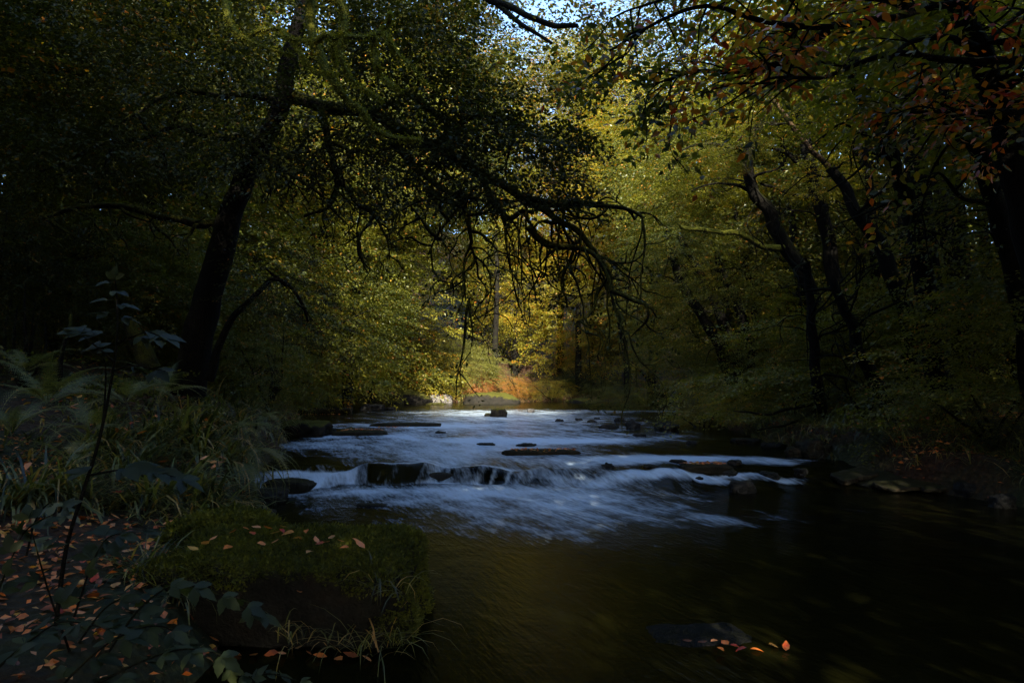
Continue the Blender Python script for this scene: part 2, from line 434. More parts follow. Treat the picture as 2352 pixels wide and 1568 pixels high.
def ground_z(x, y):
    x = np.asarray(x, float); y = np.asarray(y, float)
    dl, dr, df = shore(x, y)
    s = np.maximum(np.maximum(dl, dr), df)
    base = wl(y)
    under = -np.clip(-s * .25, 0, .45) - .06
    lb = np.interp(y, [0, 4, 7, 9, 14, 30], [.22, .26, .42, .62, .62, .5])
    L = lb * sstep(0, .45, dl) + np.clip(dl, 0, 5) * np.interp(y, [0, 5, 9, 13, 30], [.14, .16, .22, .3, .25]) + np.clip(dl - 6, 0, 60) * .42
    R = .5 * sstep(0, .5, dr) + np.clip(dr, 0, 8) * .05 + np.clip(dr - 9, 0, 60) * .25
    Fb = .35 * sstep(0, .6, df) + np.clip(df, 0, 6) * .12 + np.clip(df - 5, 0, 60) * .42
    bank = np.maximum(np.maximum(np.where(dl > 0, L, 0), np.where(dr > 0, R, 0)), np.where(df > 0, Fb, 0))
    z = base + np.where(s > 0, bank, under)
    p = np.stack([x, y, 0 * x], -1)
    z = z + .10 * fbm(p * .9, 4) * np.clip(s + .3, 0, 1) + .04 * fbm(p * 4, 3) * np.clip(s + .4, 0.2, 1)
    return z


def gz(x, y):
    return float(ground_z(np.array([x]), np.array([y]))[0])


def seg(*parts):
    out = []
    for a, b, st in parts:
        out.append(np.arange(a, b, st))
    return np.concatenate(out + [[parts[-1][1]]])


def grid_mesh(xs, ys, zf):
    X, Y = np.meshgrid(xs, ys)
    Z = zf(X, Y)
    V = np.stack([X, Y, Z], -1).reshape(-1, 3)
    nx = len(xs)
    a = (np.arange(len(ys) - 1)[:, None] * nx + np.arange(nx - 1)[None]).reshape(-1)
    F = np.stack([a, a + 1, a + nx + 1, a + nx], -1)
    return V, F, X, Y


xs = seg((-160, -40, 8), (-40, -12, 1.2), (-12, -5, .25), (-5, 1, .09), (1, 9, .2), (9, 20, .6), (20, 45, 1.5), (45, 160, 8))
ys = seg((-60, -8, 6), (-8, 1, .8), (1, 8, .09), (8, 16, .18), (16, 32, .35), (32, 54, .6), (54, 90, 2), (90, 180, 8))
V, F, _, _ = grid_mesh(xs, ys, ground_z)
mb = MB(); mb.add(V, F)
tag(mb.build('ground', M['ground']), kind='structure')


def weir_y(x):
    return np.interp(x, [-4.6, -3.6, -2.6, -1.2, 0, 1.2, 2.5, 4, 6, 7], [11.0, 11.25, 11.55, 11.75, 11.7, 11.85, 11.6, 12.0, 12.3, 12.6])


def weir_w(x):
    return np.interp(x, [-4.5, -3.2, -2.7, -.4, .3, 1.5, 3, 6], [.8, .6, .36, .34, .42, .9, 1.3, 1.6])


STEPS = [(13.4, .05, -.6, 1.8), (17.0, .05, -5, -2.2), (19.5, .05, -4.5, 3.5), (22.5, .04, -6, 4)]


def water_z(X, Y):
    wy = weir_y(X) + .24 * vnoise(np.stack([X * 1.5, 0 * X, 0 * X + 8], -1)) + .07 * vnoise(np.stack([X * 6, 0 * X, 0 * X + 2], -1)); ww = weir_w(X)
    t = sstep(wy - ww, wy, Y)
    crest = np.interp(X, [-4.5, -3.4, -2.8, -2.3, -1.9, -1.5, -1.1, -.8, -.5, -.2, .2, .8, 2, 5], [.14, .14, .20, .30, .34, .29, .20, .23, .27, .22, .17, .22, .21, .21])
    near = np.exp(-(np.clip(Y - wy, 0, 9) / .55) ** 2)
    up = .24 + (crest - .24) * near + .03 * vnoise(np.stack([X * 4, 0 * Y, 0 * Y + 1], -1)) * near + np.interp(Y, [12, 16, 20, 26, 34, 50], [0, .05, .12, .19, .26, .31])
    z = up * t
    p = np.stack([X, Y, 0 * X], -1)
    turb = np.exp(-((Y - 13.5) / 4) ** 2) * .5 + np.exp(-((Y - wy + .5) / .8) ** 2) * .8 + .25 * sstep(14, 17, Y)
    q = np.stack([X * .9 + .3 * Y, Y * 1.3, 0 * X], -1)
    z = z + .055 * turb * fbm(q * 1.6, 3) + .012 * fbm(p * np.array([.8, .5, 1]), 2)
    return z


def on_water(px, py):
    d = 8.0
    for _ in range(40):
        h = CAMZ - float(np.interp(d, [0, 11.0, 11.7, 16, 20, 26, 34, 50], [0, 0, .23, .28, .35, .42, .49, .54]))
        d = .5 * d + .5 * np.clip(h * FPX / max(py - 887, 12), 1, 60)
    return d


FOAM = [  # px, py, half width, half height, strength
    (1120, 975, 440, 40, .27), (1080, 1040, 420, 36, .22), (1200, 1170, 480, 46, .16), (1350, 1230, 420, 50, .08), (1250, 955, 260, 12, .2),
    (1150, 962, 330, 14, .42), (1130, 985, 330, 14, .40), (1150, 1010, 330, 14, .42), (1000, 1030, 300, 14, .42), (1050, 1055, 200, 22, .5),
    (1250, 1012, 240, 5, .55), (1480, 1000, 160, 10, .2), (1500, 1052, 190, 8, .7), (1380, 1062, 120, 8, .5), (1620, 1050, 220, 6, .35), (1750, 1056, 160, 6, .45),
    (1560, 1090, 150, 10, .55), (1480, 1100, 160, 14, .5), (1740, 1088, 110, 8, .6), (1790, 1098, 50, 6, .5), (1640, 1105, 120, 8, .45),
    (690, 1085, 110, 9, .8), (650, 1105, 60, 16, .8), (620, 1130, 50, 10, .5), (800, 1083, 60, 7, .6),
    (880, 1126, 330, 16, .42), (1250, 1122, 280, 18, .46), (1050, 1150, 420, 22, .32), (1350, 1150, 260, 24, .30), (1250, 1190, 420, 26, .26), (1150, 1215, 250, 24, .14),
    (1700, 1180, 350, 20, .14), (1650, 1230, 300, 26, .05), (720, 1020, 90, 9, .45), (760, 1003, 60, 5, .5), (840, 975, 130, 5, .35), (1000, 978, 90, 5, .45),
    (1060, 945, 250, 7, .40), (1330, 943, 150, 6, .15), (1500, 944, 130, 3, .55), (920, 1002, 60, 5, .4), (1140, 1075, 80, 8, .45), (980, 1072, 140, 6, .45),
]


def water_foam(X, Y):
    f = np.full(X.shape, -.30)
    for px, py, hw, hh, st in FOAM:
        d0 = on_water(px, py); x0 = (px - 1176) / FPX * d0
        ry = max(.12, .5 * abs(on_water(px, py - hh) - on_water(px, py + hh))); rx = hw / FPX * d0
        q = ((X - x0) / rx) ** 2 + ((Y - d0) / ry) ** 2
        f = f + st * np.exp(-q * .9) * 1.15
    wy = weir_y(X) + .24 * vnoise(np.stack([X * 1.5, 0 * X, 0 * X + 8], -1)); ww = weir_w(X)
    jit = .45 * (Y - wy) + .22 * vnoise(np.stack([X * 3.1, Y * 2, 0 * X + 5], -1)) + .10 * vnoise(np.stack([X * 11, Y * 3, 0 * X + 6], -1))
    win = lambda a, b, e: sstep(a - e, a + e, X + jit) * (1 - sstep(b - e, b + e, X + jit))
    face = sstep(wy - ww * 1.05, wy - ww * .75, Y) * (1 - sstep(wy - ww * .10, wy + .06, Y))
    ledge = np.clip(win(-2.65, -1.2, .28) + .85 * win(-.85, .1, .3), 0, 1) * face
    thread = -.02 + .55 * np.clip(vnoise(np.stack([X * 15 - 5 * (Y - wy), Y * .6, 0 * X + 4], -1)) + .25 * vnoise(np.stack([X * 3, 0 * X, 0 * X], -1)) - .15, -.4, 1)
    f = f * (1 - ledge) + ledge * thread
    silk = face * (1 - np.clip(win(-2.65, -1.2, .28) + .85 * win(-.85, .1, .3), 0, 1)) * (X < .3)
    f = f * (1 - silk) + silk * (.42 + .35 * vnoise(np.stack([X * 8, Y * .8, 0 * X + 14], -1)) + .3 * (X < -2.6))
    lip = np.exp(-((Y - wy - .05) / .07) ** 2) * ((X > -3.6) & (X < 0))
    f = f + .22 * lip * (.6 + vnoise(np.stack([X * 2.5, 0 * X, 0 * X + 9], -1)))
    return f


xs = seg((-14, -5, .16), (-5, 2, .035), (2, 8, .06), (8, 20, .3), (20, 62, 1.5))
ys = seg((-8, 1, .5), (1, 9, .06), (9, 11, .04), (11, 12.6, .025), (12.6, 18, .05), (18, 30, .12), (30, 53, .3))
V, F, X, Y = grid_mesh(xs, ys, water_z)
mb = MB()
pp = np.stack([X * .5, Y * .35, 0 * X], -1)
mb.add(V, F, np.clip(.5 + .9 * fbm(pp, 4), 0, 1).reshape(-1))
wo = mb.build('river_water', M['water'])
wo.data.attributes.new('foam', 'FLOAT', 'POINT').data.foreach_set('value', water_foam(X, Y).reshape(-1).astype(np.float32))
tag(wo, kind='structure')


# ------------------------------------------------------------------ rocks
def rock_mesh(seed, size, boxy=.5, rough=.18, sub=4, mat=None):
    bm = bmesh.new()
    bmesh.ops.create_icosphere(bm, subdivisions=sub, radius=1)
    me = bpy.data.meshes.new('rock'); bm.to_mesh(me); bm.free()
    co = np.zeros(len(me.vertices) * 3, np.float32); me.vertices.foreach_get('co', co); v = co.reshape(-1, 3).astype(float)
    k = 2 + 5 * boxy
    v = v / (np.sum(np.abs(v) ** k, 1) ** (1 / k))[:, None]
    sz = np.array(size)
    q = v * sz / max(sz.max() * .4, .05)
    n = fbm(q * .9 + seed * 7.7, 4) * rough * 2.2 + rough * .6 * fbm(q * 4 + seed, 3)
    # layered, slightly stepped sides
    v = v * (1 + n[:, None]) * sz
    me.vertices.foreach_set('co', v.astype(np.float32).ravel())
    me.polygons.foreach_set('use_smooth', np.full(len(me.polygons), True))
    me.update()
    me.materials.append(mat or M['rock_wet'])
    return me


def rock(name, label, loc, size, mat='rock_wet', boxy=.5, rz=0, tilt=(0, 0), group=None, seed=None, rough=.18, sub=4, cat='rock'):
    seed = seed if seed is not None else abs(hash((round(loc[0], 2), round(loc[1], 2)))) % 97
    o = link(bpy.data.objects.new(name, rock_mesh(seed, size, boxy, rough, sub, M[mat])))
    o.location = loc; o.rotation_euler = (tilt[0], tilt[1], rz)
    return tag(o, label, cat, group)


def rock_at(name, label, px, py, wpx, hpx, mat='rock_wet', depth=.8, boxy=.5, d=None, **kw):
    """px, py: middle of the rock's foot."""
    d = d or on_water(px, py)
    p = P(px, py, d); w = wpx / FPX * d / 2; h = hpx / FPX * d
    k = .62 if 'ledge' in name and d < 25 else .85
    return rock(name, label, (p[0], p[1] + w * depth * .5, p[2] + h * .1), (w, w * depth, h * k), mat, boxy, **kw)


def moss_patch(parent, pts, nv, size=.02, hue=.5, name='moss', n=6, rng=RNG):
    mb = MB()
    pts = np.repeat(pts, n, 0); nv = np.repeat(nv, n, 0)
    d = nrm(nv * .7 + rng.normal(0, .7, pts.shape)); s = rng.normal(0, 1, pts.shape)
    sz = size * rng.uniform(.6, 1.5, len(pts))
    hv = np.clip(hue + .5 * fbm(pts * 5, 3) + rng.normal(0, .16, len(pts)), 0, 1)
    leaf_quads(mb, pts + rng.normal(0, size * .5, pts.shape), d, s, sz, sz * .45, hv)
    return mb.build(name, M['moss'], parent)


# the mossy block beside the water
blk = rock('mossy_rock', 'large square mossy rock block with fallen leaves on its flat top, beside the near water', (-1.50, 4.78, .15), (.86, .47, .37), 'rock_moss', 1.05, rz=-.04, tilt=(.09, 0), seed=11, rough=.085, sub=5)
bpy.context.view_layer.update()


def surf_pts(o, n, cond, rng=RNG):
    me = o.data
    v = np.zeros(len(me.vertices) * 3, np.float32); me.vertices.foreach_get('co', v); v = v.reshape(-1, 3)
    no = np.zeros(len(me.vertices) * 3, np.float32); me.vertices.foreach_get('normal', no); no = no.reshape(-1, 3)
    ar = np.array([p.area for p in me.polygons])
    idx = rng.choice(len(ar), n * 3, p=ar / ar.sum())
    vi = np.array([list(me.polygons[i].vertices) for i in idx])
    w = rng.dirichlet((1, 1, 1), len(idx))
    pts = (v[vi] * w[..., None]).sum(1); nn = nrm((no[vi] * w[..., None]).sum(1))
    ok = cond(pts, nn)
    return pts[ok][:n], nn[ok][:n]


mp, mn = surf_pts(blk, 6500, lambda p, n: (n[:, 2] + .45 * fbm(p * 5, 3) + .55 * np.clip((p[:, 0] - .4) * 2.2, 0, 1) > .34) & (p[:, 2] > -.3))
moss_patch(blk, mp, mn, .024, .45, n=6)
rock('submerged_rock', 'low dark rock slab barely out of the near water with a few leaves on it', (1.2, 4.55, -.045), (.34, .22, .06), 'rock_black', .4, seed=5, rough=.12)
hum = rock('moss_hummock', 'rounded dark green moss hummock at the left end of the mossy block', (-2.25, 5.45, .38), (.42, .3, .22), 'rock_moss', .1, seed=21, rough=.1, cat='moss')
mp, mn = surf_pts(hum, 1800, lambda p, n: n[:, 2] > -.1); moss_patch(hum, mp, mn, .035, .55, n=6)
mp, mn = None, None

rock_at('river_rock', 'dark brown wet rock beside the left end of the small fall', 655, 1128, 100, 26, 'rock_slab', .8)
rock_at('river_rock', 'square dark mossy rock ledge standing at the left shore above the fall', 695, 1003, 100, 34, 'rock_moss', .9, 1.0)
rock_at('rock_ledge', 'long low leaf-strewn rock ledge right of the square mossy rock', 826, 1000, 120, 15, 'rock_slab', .5, .9)
rock_at('rock_ledge', 'thin dark ledge with leaves running out mid stream above the others', 930, 979, 180, 10, 'rock_slab', .3, .9)
rock_at('rock_ledge', 'thin dark ledge along the far left shore under the grassy bank', 715, 948, 150, 12, 'rock_slab', .3, .9)
rock_at('rock_ledge', 'low leafy ledge in mid river above the middle of the fall', 1248, 1044, 160, 14, 'rock_slab', .35, .9)
rock_at('rock_ledge', 'leaf-covered ledge among rapids on the right side', 1625, 1080, 110, 18, 'rock_slab', .5, .8)
rock_at('river_rock', 'dark pointed rock at the right foot of the rapids', 1708, 1130, 55, 24, 'rock_wet', .8)
rock_at('river_rock', 'small black rock at the right end of the white water', 1770, 1098, 40, 14, 'rock_wet', .8)
rock_at('river_rock', 'small dark rock between rapids right of the fall', 1605, 1108, 24, 12, 'rock_wet', .8)
rock_at('river_rock', 'dark rounded hump under thin water below the rapids', 1510, 1116, 90, 12, 'rock_wet', .6)
rock_at('river_rock', 'thin dark rock line barely showing in the pool below the fall', 850, 1163, 70, 6, 'rock_wet', .4)
rock_at('river_rock', 'moss-topped cube-like boulder alone in the middle of the far river', 1146, 958, 34, 20, 'rock_moss', .9, .7)
rock_at('river_rock', 'low stone touching the cube-like boulder in the far river', 1124, 957, 20, 8, 'rock_moss', .8)
rock_at('river_rock', 'small pale stone in the far river right of the cube-like boulder', 1219, 947, 16, 9, 'rock_pale', .8)
for i, (px, py, w, h, lab) in enumerate([
        (1285, 968, 24, 8, 'leftmost of a row of small dark stones in the right mid river'), (1330, 966, 22, 8, 'second from left in the row of dark stones mid river'),
        (1360, 970, 34, 7, 'flat dark stone in the row of stones right of mid river'), (1372, 963, 16, 6, 'tiny dark stone behind the flat stone in the row'),
        (1400, 985, 50, 14, 'dark low rock left of the pointed black rock near right bank'), (1425, 970, 30, 12, 'round dark rock behind the pointed black rock'),
        (1455, 985, 44, 24, 'pointed black rock near the right bank'), (1535, 990, 70, 30, 'broad black boulder against the tip of the right bank'),
        (1470, 1003, 36, 8, 'small leaf-topped rock in dark water below pointed rock'), (1590, 1020, 24, 10, 'small dark rock in slack water by the right bank')]):
    rock_at('river_rock', lab, px, py, w * .9, h * .8, 'rock_wet', .7, .12, rough=.30, rz=i * .7, group='dark stones in the right half of the river')
for i, (px, py, w, h, lab) in enumerate([
        (1395, 1072, 26, 8, 'small black stone in the rapids right of the leafy mid ledge'), (1460, 1088, 30, 8, 'low black stone below the right end of the mid ledge'), (1500, 1075, 46, 7, 'thin black stone left of the leaf-covered ledge'),
        (1560, 1062, 40, 7, 'low stone behind the leaf-covered ledge'), (1690, 1064, 36, 8, 'small stone right behind the leaf-covered ledge'), (1680, 1092, 40, 12, 'black stone at the right end of the leaf-covered ledge'),
        (1840, 1088, 30, 12, 'black stone with two white spouts at the right end of the rapids'), (1120, 1022, 40, 5, 'thin black stone in the streaks above the fall'), (1210, 1024, 50, 6, 'thin black stone line upstream of the mid ledge'),
        (1010, 996, 30, 6, 'tiny black stone right of the long low ledge'), (760, 990, 26, 7, 'tiny stone with a leaf right of the square mossy rock')]):
    rock_at('river_rock', lab, px, py, w, h, 'rock_wet', .7, .1, rough=.30, rz=i * .9, group='small dark stones breaking the rapids')
rock_at('river_rock', 'dark low rock under the overhanging left bank far upstream', 855, 942, 50, 14, 'rock_wet', .8)
rock_at('river_rock', 'small dark stone off the far left bank', 900, 942, 26, 7, 'rock_wet', .8)
# far boulders
rock_at('boulder', 'long mossy boulder on the far left shore, largest of the far boulders', 910, 936, 160, 44, 'rock_moss', .5, .1, d=43, rough=.1)
rock_at('boulder', 'low mossy boulder in front of the long mossy boulder', 880, 938, 100, 22, 'rock_moss', .5, .2, d=41.5, rough=.1)
rock_at('boulder', 'humped mossy boulder at the middle of the far shore', 1125, 936, 124, 36, 'rock_moss', .5, .2, d=42.5, rough=.12)
rock_at('boulder', 'flat dark slab at the foot of the humped mossy boulder', 1080, 938, 70, 10, 'rock_slab', .6, .5, d=41.2)
rock_at('boulder', 'small flat bright mossy stone between the two large far boulders', 1000, 936, 46, 11, 'rock_moss', .6, .3, d=40.5)
rock_at('boulder', 'pale grey stone behind the flat mossy stone, left of a pair', 998, 920, 26, 14, 'rock_pale', .8, .4, d=45)
rock_at('boulder', 'pale grey stone behind the flat mossy stone, right of a pair', 1024, 922, 28, 16, 'rock_pale', .8, .4, d=45)
rock_at('boulder', 'dim mossy boulder on the far shore under yellow leaves', 1330, 937, 60, 22, 'rock_moss', .8, .3, d=45)
rock_at('rock_ledge', 'pale leaf-strewn slab on the left shore behind the fern bank', 618, 925, 60, 16, 'rock_pale', .8, .6, d=30)
# slabs and stones on the right shore
for i, (px, py, w, h, rz, ty, lab) in enumerate([
        (1960, 1095, 90, 14, .2, -.16, 'tilted pale slab, leftmost of the slabs on the right shore'), (2020, 1105, 110, 14, .1, -.2, 'long tilted slab in front of the others on the right shore'),
        (2070, 1090, 80, 16, .3, -.25, 'steep short slab behind the long tilted slab'), (2120, 1080, 90, 20, .25, -.4, 'highest and steepest slab on the right shore'),
        (2080, 1115, 120, 10, .1, -.1, 'flat slab at the water edge of the right shore'), (2140, 1118, 70, 10, 0, -.08, 'thin slab with leaves right of the flat slab')]):
    p = P(px, py, on_water(px, py + 10)); d = p[1]
    rock('shore_slab', lab, (p[0], p[1], p[2] + .02), (w / FPX * d / 2, .22, h / FPX * d / 2), 'rock_slab', .8, rz, (0.15, ty), 'slabs on the right shore', seed=i + 30, rough=.12)
for i, (px, py, w, h, lab) in enumerate([
        (1880, 1050, 70, 40, 'grey boulder under the grassy edge of the right bank'), (1830, 1048, 40, 20, 'brown stone left of the grey boulder on the right bank'),
        (2170, 1120, 60, 30, 'rounded grey stone right of the slabs'), (2245, 1140, 70, 34, 'dark stone on the right shore with a leaf on top'),
        (2310, 1165, 50, 30, 'low wet stone at the right edge of the photo'), (2200, 1130, 50, 14, 'flat dark stone between two grey shore stones'),
        (2270, 1110, 90, 44, 'large grey stone half hidden by grass at the right shore'), (1780, 1030, 50, 14, 'low dark stone at the foot of the leafy right bank'), (1720, 1018, 60, 12, 'flat dark stone under the hanging grass of the right bank')]):
    rock_at('shore_stone', lab, px, py, w, h, 'rock_slab' if i < 3 else 'rock_wet', .8, .4, group='stones along the right shore')
rock('shore_stone', 'dark wet stone at the left shore in front of the fern bank', (-2.98, 7.9, .05), (.22, .3, .13), 'rock_wet', .6, seed=8)
rock('shore_stone', 'flat dark stone below the hanging ferns at the left shore', (-3.55, 9.6, .05), (.35, .3, .12), 'rock_wet', .6, seed=9)
rock('weir_rock', 'black rock shelf under the lip of the small fall', (-1.6, 11.95, -.06), (1.35, .32, .2), 'rock_wet', .9, .12, seed=3)

# ------------------------------------------------------------------ foliage prototypes
def crown_mesh(name, seed, n=330, L=29, R=(2.2, 2.2, 1.5), leaf=.10, layered=True, hue=.35, droop=.3, length=.95, width=.34):
    rng = np.random.default_rng(seed)
    mb = MB()
    u = nrm(rng.normal(0, 1, (n, 3)))
    r = rng.uniform(.25, 1, (n, 1)) ** .55
    lump = 1 + .35 * fbm(u * 1.7 + seed, 3)[:, None]
    p = u * r * lump * np.array(R)
    if layered:
        lay = R[2] * .28
        zl = np.round(p[:, 2] / lay) * lay
        p[:, 2] = p[:, 2] * .2 + zl * .8 + rng.normal(0, .05, n) - .10 * np.linalg.norm(p[:, :2], axis=1)
    gap = fbm(p * .9 + seed * 3.1, 3)
    p = p[gap > -.12]
    ax = nrm(p * np.array([1, 1, .25]) + rng.normal(0, .45, p.shape) * np.array(R).mean() * .6)
    ax[:, 2] = ax[:, 2] * .35 - .12
    h = hue + .30 * fbm(p * .55 + seed, 3) + rng.normal(0, .07, len(p))
    h = h + np.where(rng.random(len(p)) < .05, .35, 0)
    sprays(mb, p, ax, L, length, width, leaf, .6, h, .10, droop, .22, rng)
    return mb.mesh(name, M['leaf_green'], smooth=False)


CROWN = [crown_mesh('foliage', s) for s in (1, 2, 3, 4)]
CROWN_FINE = [crown_mesh('foliage', s, n=420, L=44, leaf=.06, width=.28) for s in (11, 12)]
CROWN_LOOSE = [crown_mesh('foliage', s, n=230, L=26, R=(2.2, 2.2, 1.7)) for s in (21, 22)]


def put_foliage(parent, off, scale, mat, rng, protos=None, flat=1.0, name='foliage'):
    me = protos[rng.integers(len(protos))]
    o = link(bpy.data.objects.new(name, me))
    o.parent = parent
    o.location = off
    o.rotation_euler = (rng.normal(0, .12), rng.normal(0, .12), rng.uniform(0, 6.28))
    o.scale = (scale, scale, scale * flat)
    o.material_slots[0].link = 'OBJECT'
    o.material_slots[0].material = M[mat]
    return o


TREES = []


def tree(label, x, y, h, r=.22, lean=(0, 0), clumps=7, spread=2.8, low=.25, size=1.2, mat='leaf_green', seed=1, name='tree', group='trees on the river banks', protos=None, bark='bark', path=None, extra=None, flat=1.0, auto=True):
    rng = np.random.default_rng(seed * 13 + 5)
    z0 = gz(x, y) - .15
    t = empty(name, (x, y, z0), label, 'tree', group)
    base = np.array([x, y, z0])
    mb = MB()
    if path is None:
        k = 6
        pts = [np.array([lean[0] * (i / k) ** 1.3, lean[1] * (i / k) ** 1.3, h * .92 * i / k]) + np.append(rng.normal(0, .12 + .02 * r, 2), 0) * (i > 0) for i in range(k + 1)]
    else:
        pts = [np.asarray(q) - base for q in path]
        k = len(pts) - 1
    rad = [r * (1 - .72 * i / k) for i in range(k + 1)]
    q = tube(mb, pts, rad, 10, 5, .12, .05, flare=.35)
    trunk = mb.build('trunk', M[bark], t)
    offs = []
    if auto:
        for c in range(clumps):
            f = low + (1 - low) * (c + rng.uniform(.2, .8)) / clumps
            ang = c * 2.4 + rng.uniform(-.5, .5)
            rad_ = spread * rng.uniform(.55, 1.05) * (1.15 - .75 * max(0, f - .35))
            pt = q[min(int(f * (len(q) - 1)), len(q) - 1)]
            offs.append((pt + np.array([math.cos(ang) * rad_, math.sin(ang) * rad_, rng.uniform(.2, .9)]), size * rng.uniform(.8, 1.2), max(0, f - .12)))
    for e in (extra or []):
        offs.append((np.asarray(e[0]) - base, e[1], e[2] if len(e) > 2 else .7))
    for o3, sc, f in offs:
        lb = MB()
        s = q[min(int(f * (len(q) - 1)), len(q) - 1)]
        m_ = (s + o3) / 2 + np.array([0, 0, .25]) + rng.normal(0, .15, 3)
        rr = max(.025, r * (1 - .72 * f) * .42)
        tube(lb, [s, m_, o3], [rr, rr * .65, rr * .25], 6, 4, .15, .10)
        for w in range(4):
            e = o3 + rng.normal(0, .8 * sc, 3) * np.array([1, 1, .5])
            tube(lb, [m_ * .4 + o3 * .6, (o3 + e) / 2 + rng.normal(0, .1, 3), e], [rr * .4, rr * .25, .008], 4, 3, 0, .08)
        lb.build('limb', M[bark], trunk)
        put_foliage(t, o3, sc, mat, rng, protos or CROWN, flat)
    TREES.append((t, q + base))
    return t, q + base


# twigs ---------------------------------------------------------------
def twig(mb, p, d, length, r, rng, grav=-.25, wig=.35, depth=2, sites=None, hue=.5, seg=.16, rmin=.006, lumpy=True):
    n = max(3, int(length / seg)); pts = [p.copy()]; d = nrm(d)
    for i in range(n):
        d = nrm(d + rng.normal(0, wig, 3) + np.array([0, 0, grav]) * .5)
        pts.append(pts[-1] + d * length / n)
        if depth > 0 and i > 0 and rng.random() < .42:
            dd = nrm(d + rng.normal(0, .8, 3))
            twig(mb, pts[-1].copy(), dd, length * rng.uniform(.25, .55), r * .55, rng, grav, wig, depth - 1, sites, hue, seg, rmin, lumpy)
    rad = np.linspace(r, max(rmin, r * .25), len(pts))
    if lumpy: rad = rad * (1 + rng.uniform(-.2, .45, len(pts)))
    rad[-1] = rmin * .6
    tube(mb, pts, rad, 5 if r < .03 else 7, 2, 0, 0)
    if sites is not None:
        for a in range(1, len(pts)):
            sites.append((pts[a], nrm(pts[a] - pts[a - 1])))


# ------------------------------------------------------------------ the leaning tree on the left bank
def px_path(pts, d0, d1, wob=0.0, rng=RNG):
    k = len(pts) - 1
    return [P(a, b, d0 + (d1 - d0) * i / max(k, 1) + (rng.normal(0, wob) if wob else 0)) for i, (a, b) in enumerate(pts)]


def limb_part(t, path, r0, r1, mat, name='limb', bump=.18, crook=.05, sides=8, sub=5):
    mb = MB(); base = np.array(t.location)
    q = tube(mb, [p - base for p in path], np.linspace(r0, r1, len(path)), sides, sub, bump, crook)
    tr = [c for c in t.children if c.name.startswith('trunk')]
    ob = mb.build(name, M[mat], tr[0] if tr else t)
    return q + base


rngA = np.random.default_rng(42)
pA = px_path([(428, 872), (452, 770), (488, 655), (520, 530), (556, 425), (596, 335), (636, 245), (672, 130), (706, -20), (740, -200), (770, -420)], 13, 10.5)
pA[0][2] -= .5
A, qA = tree('large dark leaning tree on the left bank whose mossy limbs arch over the river', pA[0][0], pA[0][1], 0, .27, path=pA, auto=False, seed=3,
             name='leaning_tree', group=None)
A.location = A.location  # base stays at the foot of the trunk
sites = []
D = {}
D['D1'] = px_path([(640, 215), (690, 228), (771, 249), (850, 258), (909, 293), (960, 325), (1010, 345), (1060, 370), (1110, 405), (1159, 420), (1200, 455), (1246, 480), (1284, 508), (1331, 533), (1362, 571), (1393, 618), (1409, 665)], 11.6, 10, .06, rngA)
D['D2'] = px_path([(890, 325), (909, 337), (940, 377), (984, 408), (1034, 446), (1059, 462)], 10.9, 10.2)
D['D2a'] = px_path([(1059, 440), (1066, 480), (1075, 524), (1078, 560), (1075, 610), (1076, 690)], 10.2, 10)
D['D2b'] = px_path([(1059, 468), (1040, 495), (1021, 524), (1004, 556), (987, 590)], 10.2, 10)
D['D2c'] = px_path([(1078, 560), (1090, 580), (1096, 602), (1080, 622), (1059, 642)], 10, 9.9)
D['D3'] = px_path([(1085, 392), (1100, 410), (1121, 452), (1153, 496), (1170, 500), (1200, 487), (1225, 492)], 10.9, 10.3)
D['D4'] = px_path([(1200, 450), (1228, 458), (1284, 471), (1330, 468), (1378, 474), (1440, 480), (1475, 500)], 10.7, 10)
D['D5'] = px_path([(1220, 520), (1253, 556), (1290, 566), (1331, 568), (1368, 587), (1396, 633), (1406, 690), (1420, 740)], 10.4, 9.6)
D['D6'] = px_path([(1010, 340), (1030, 312), (1056, 287), (1081, 273), (1120, 268), (1159, 273), (1200, 290)], 11, 10.3)
D['D7'] = px_path([(930, 215), (971, 237), (1018, 268), (1034, 299), (1030, 325)], 11.2, 11)
D['D8'] = px_path([(740, 245), (760, 330), (775, 390), (770, 440), (740, 480), (700, 500)], 11.3, 11)
D['D9'] = px_path([(776, 390), (800, 430), (830, 470), (870, 500), (880, 540), (890, 600)], 11.2, 10.5)
D['L1'] = px_path([(512, 512), (450, 512), (388, 506), (320, 482), (270, 471), (186, 472), (128, 486), (90, 500)], 12.9, 12)
D['L2'] = px_path([(596, 310), (540, 310), (506, 310), (405, 300), (304, 314), (236, 327), (135, 381), (80, 400)], 12.2, 11.2)
D['L3'] = px_path([(640, 230), (570, 216), (506, 214), (422, 212), (354, 236), (287, 280), (219, 320)], 11.9, 10.8)
D['L4'] = px_path([(545, 308), (565, 320), (590, 344), (624, 371), (658, 398), (709, 424), (740, 450)], 11.6, 11.2)
D['L5'] = px_path([(620, 372), (641, 371), (675, 358), (695, 335), (710, 312), (759, 300), (790, 310)], 11.6, 11.2)
RD = {'D1': (.115, .028), 'D2': (.06, .035), 'D2a': (.045, .01), 'D2b': (.035, .008), 'D2c': (.025, .007), 'D3': (.06, .03), 'D4': (.08, .02), 'D5': (.06, .012), 'D6': (.07, .03), 'D7': (.07, .05),
      'D8': (.07, .02), 'D9': (.05, .01), 'L1': (.085, .03), 'L2': (.075, .025), 'L3': (.08, .02), 'L4': (.05, .02), 'L5': (.045, .015)}
tw = MB()
bA = np.array(A.location)
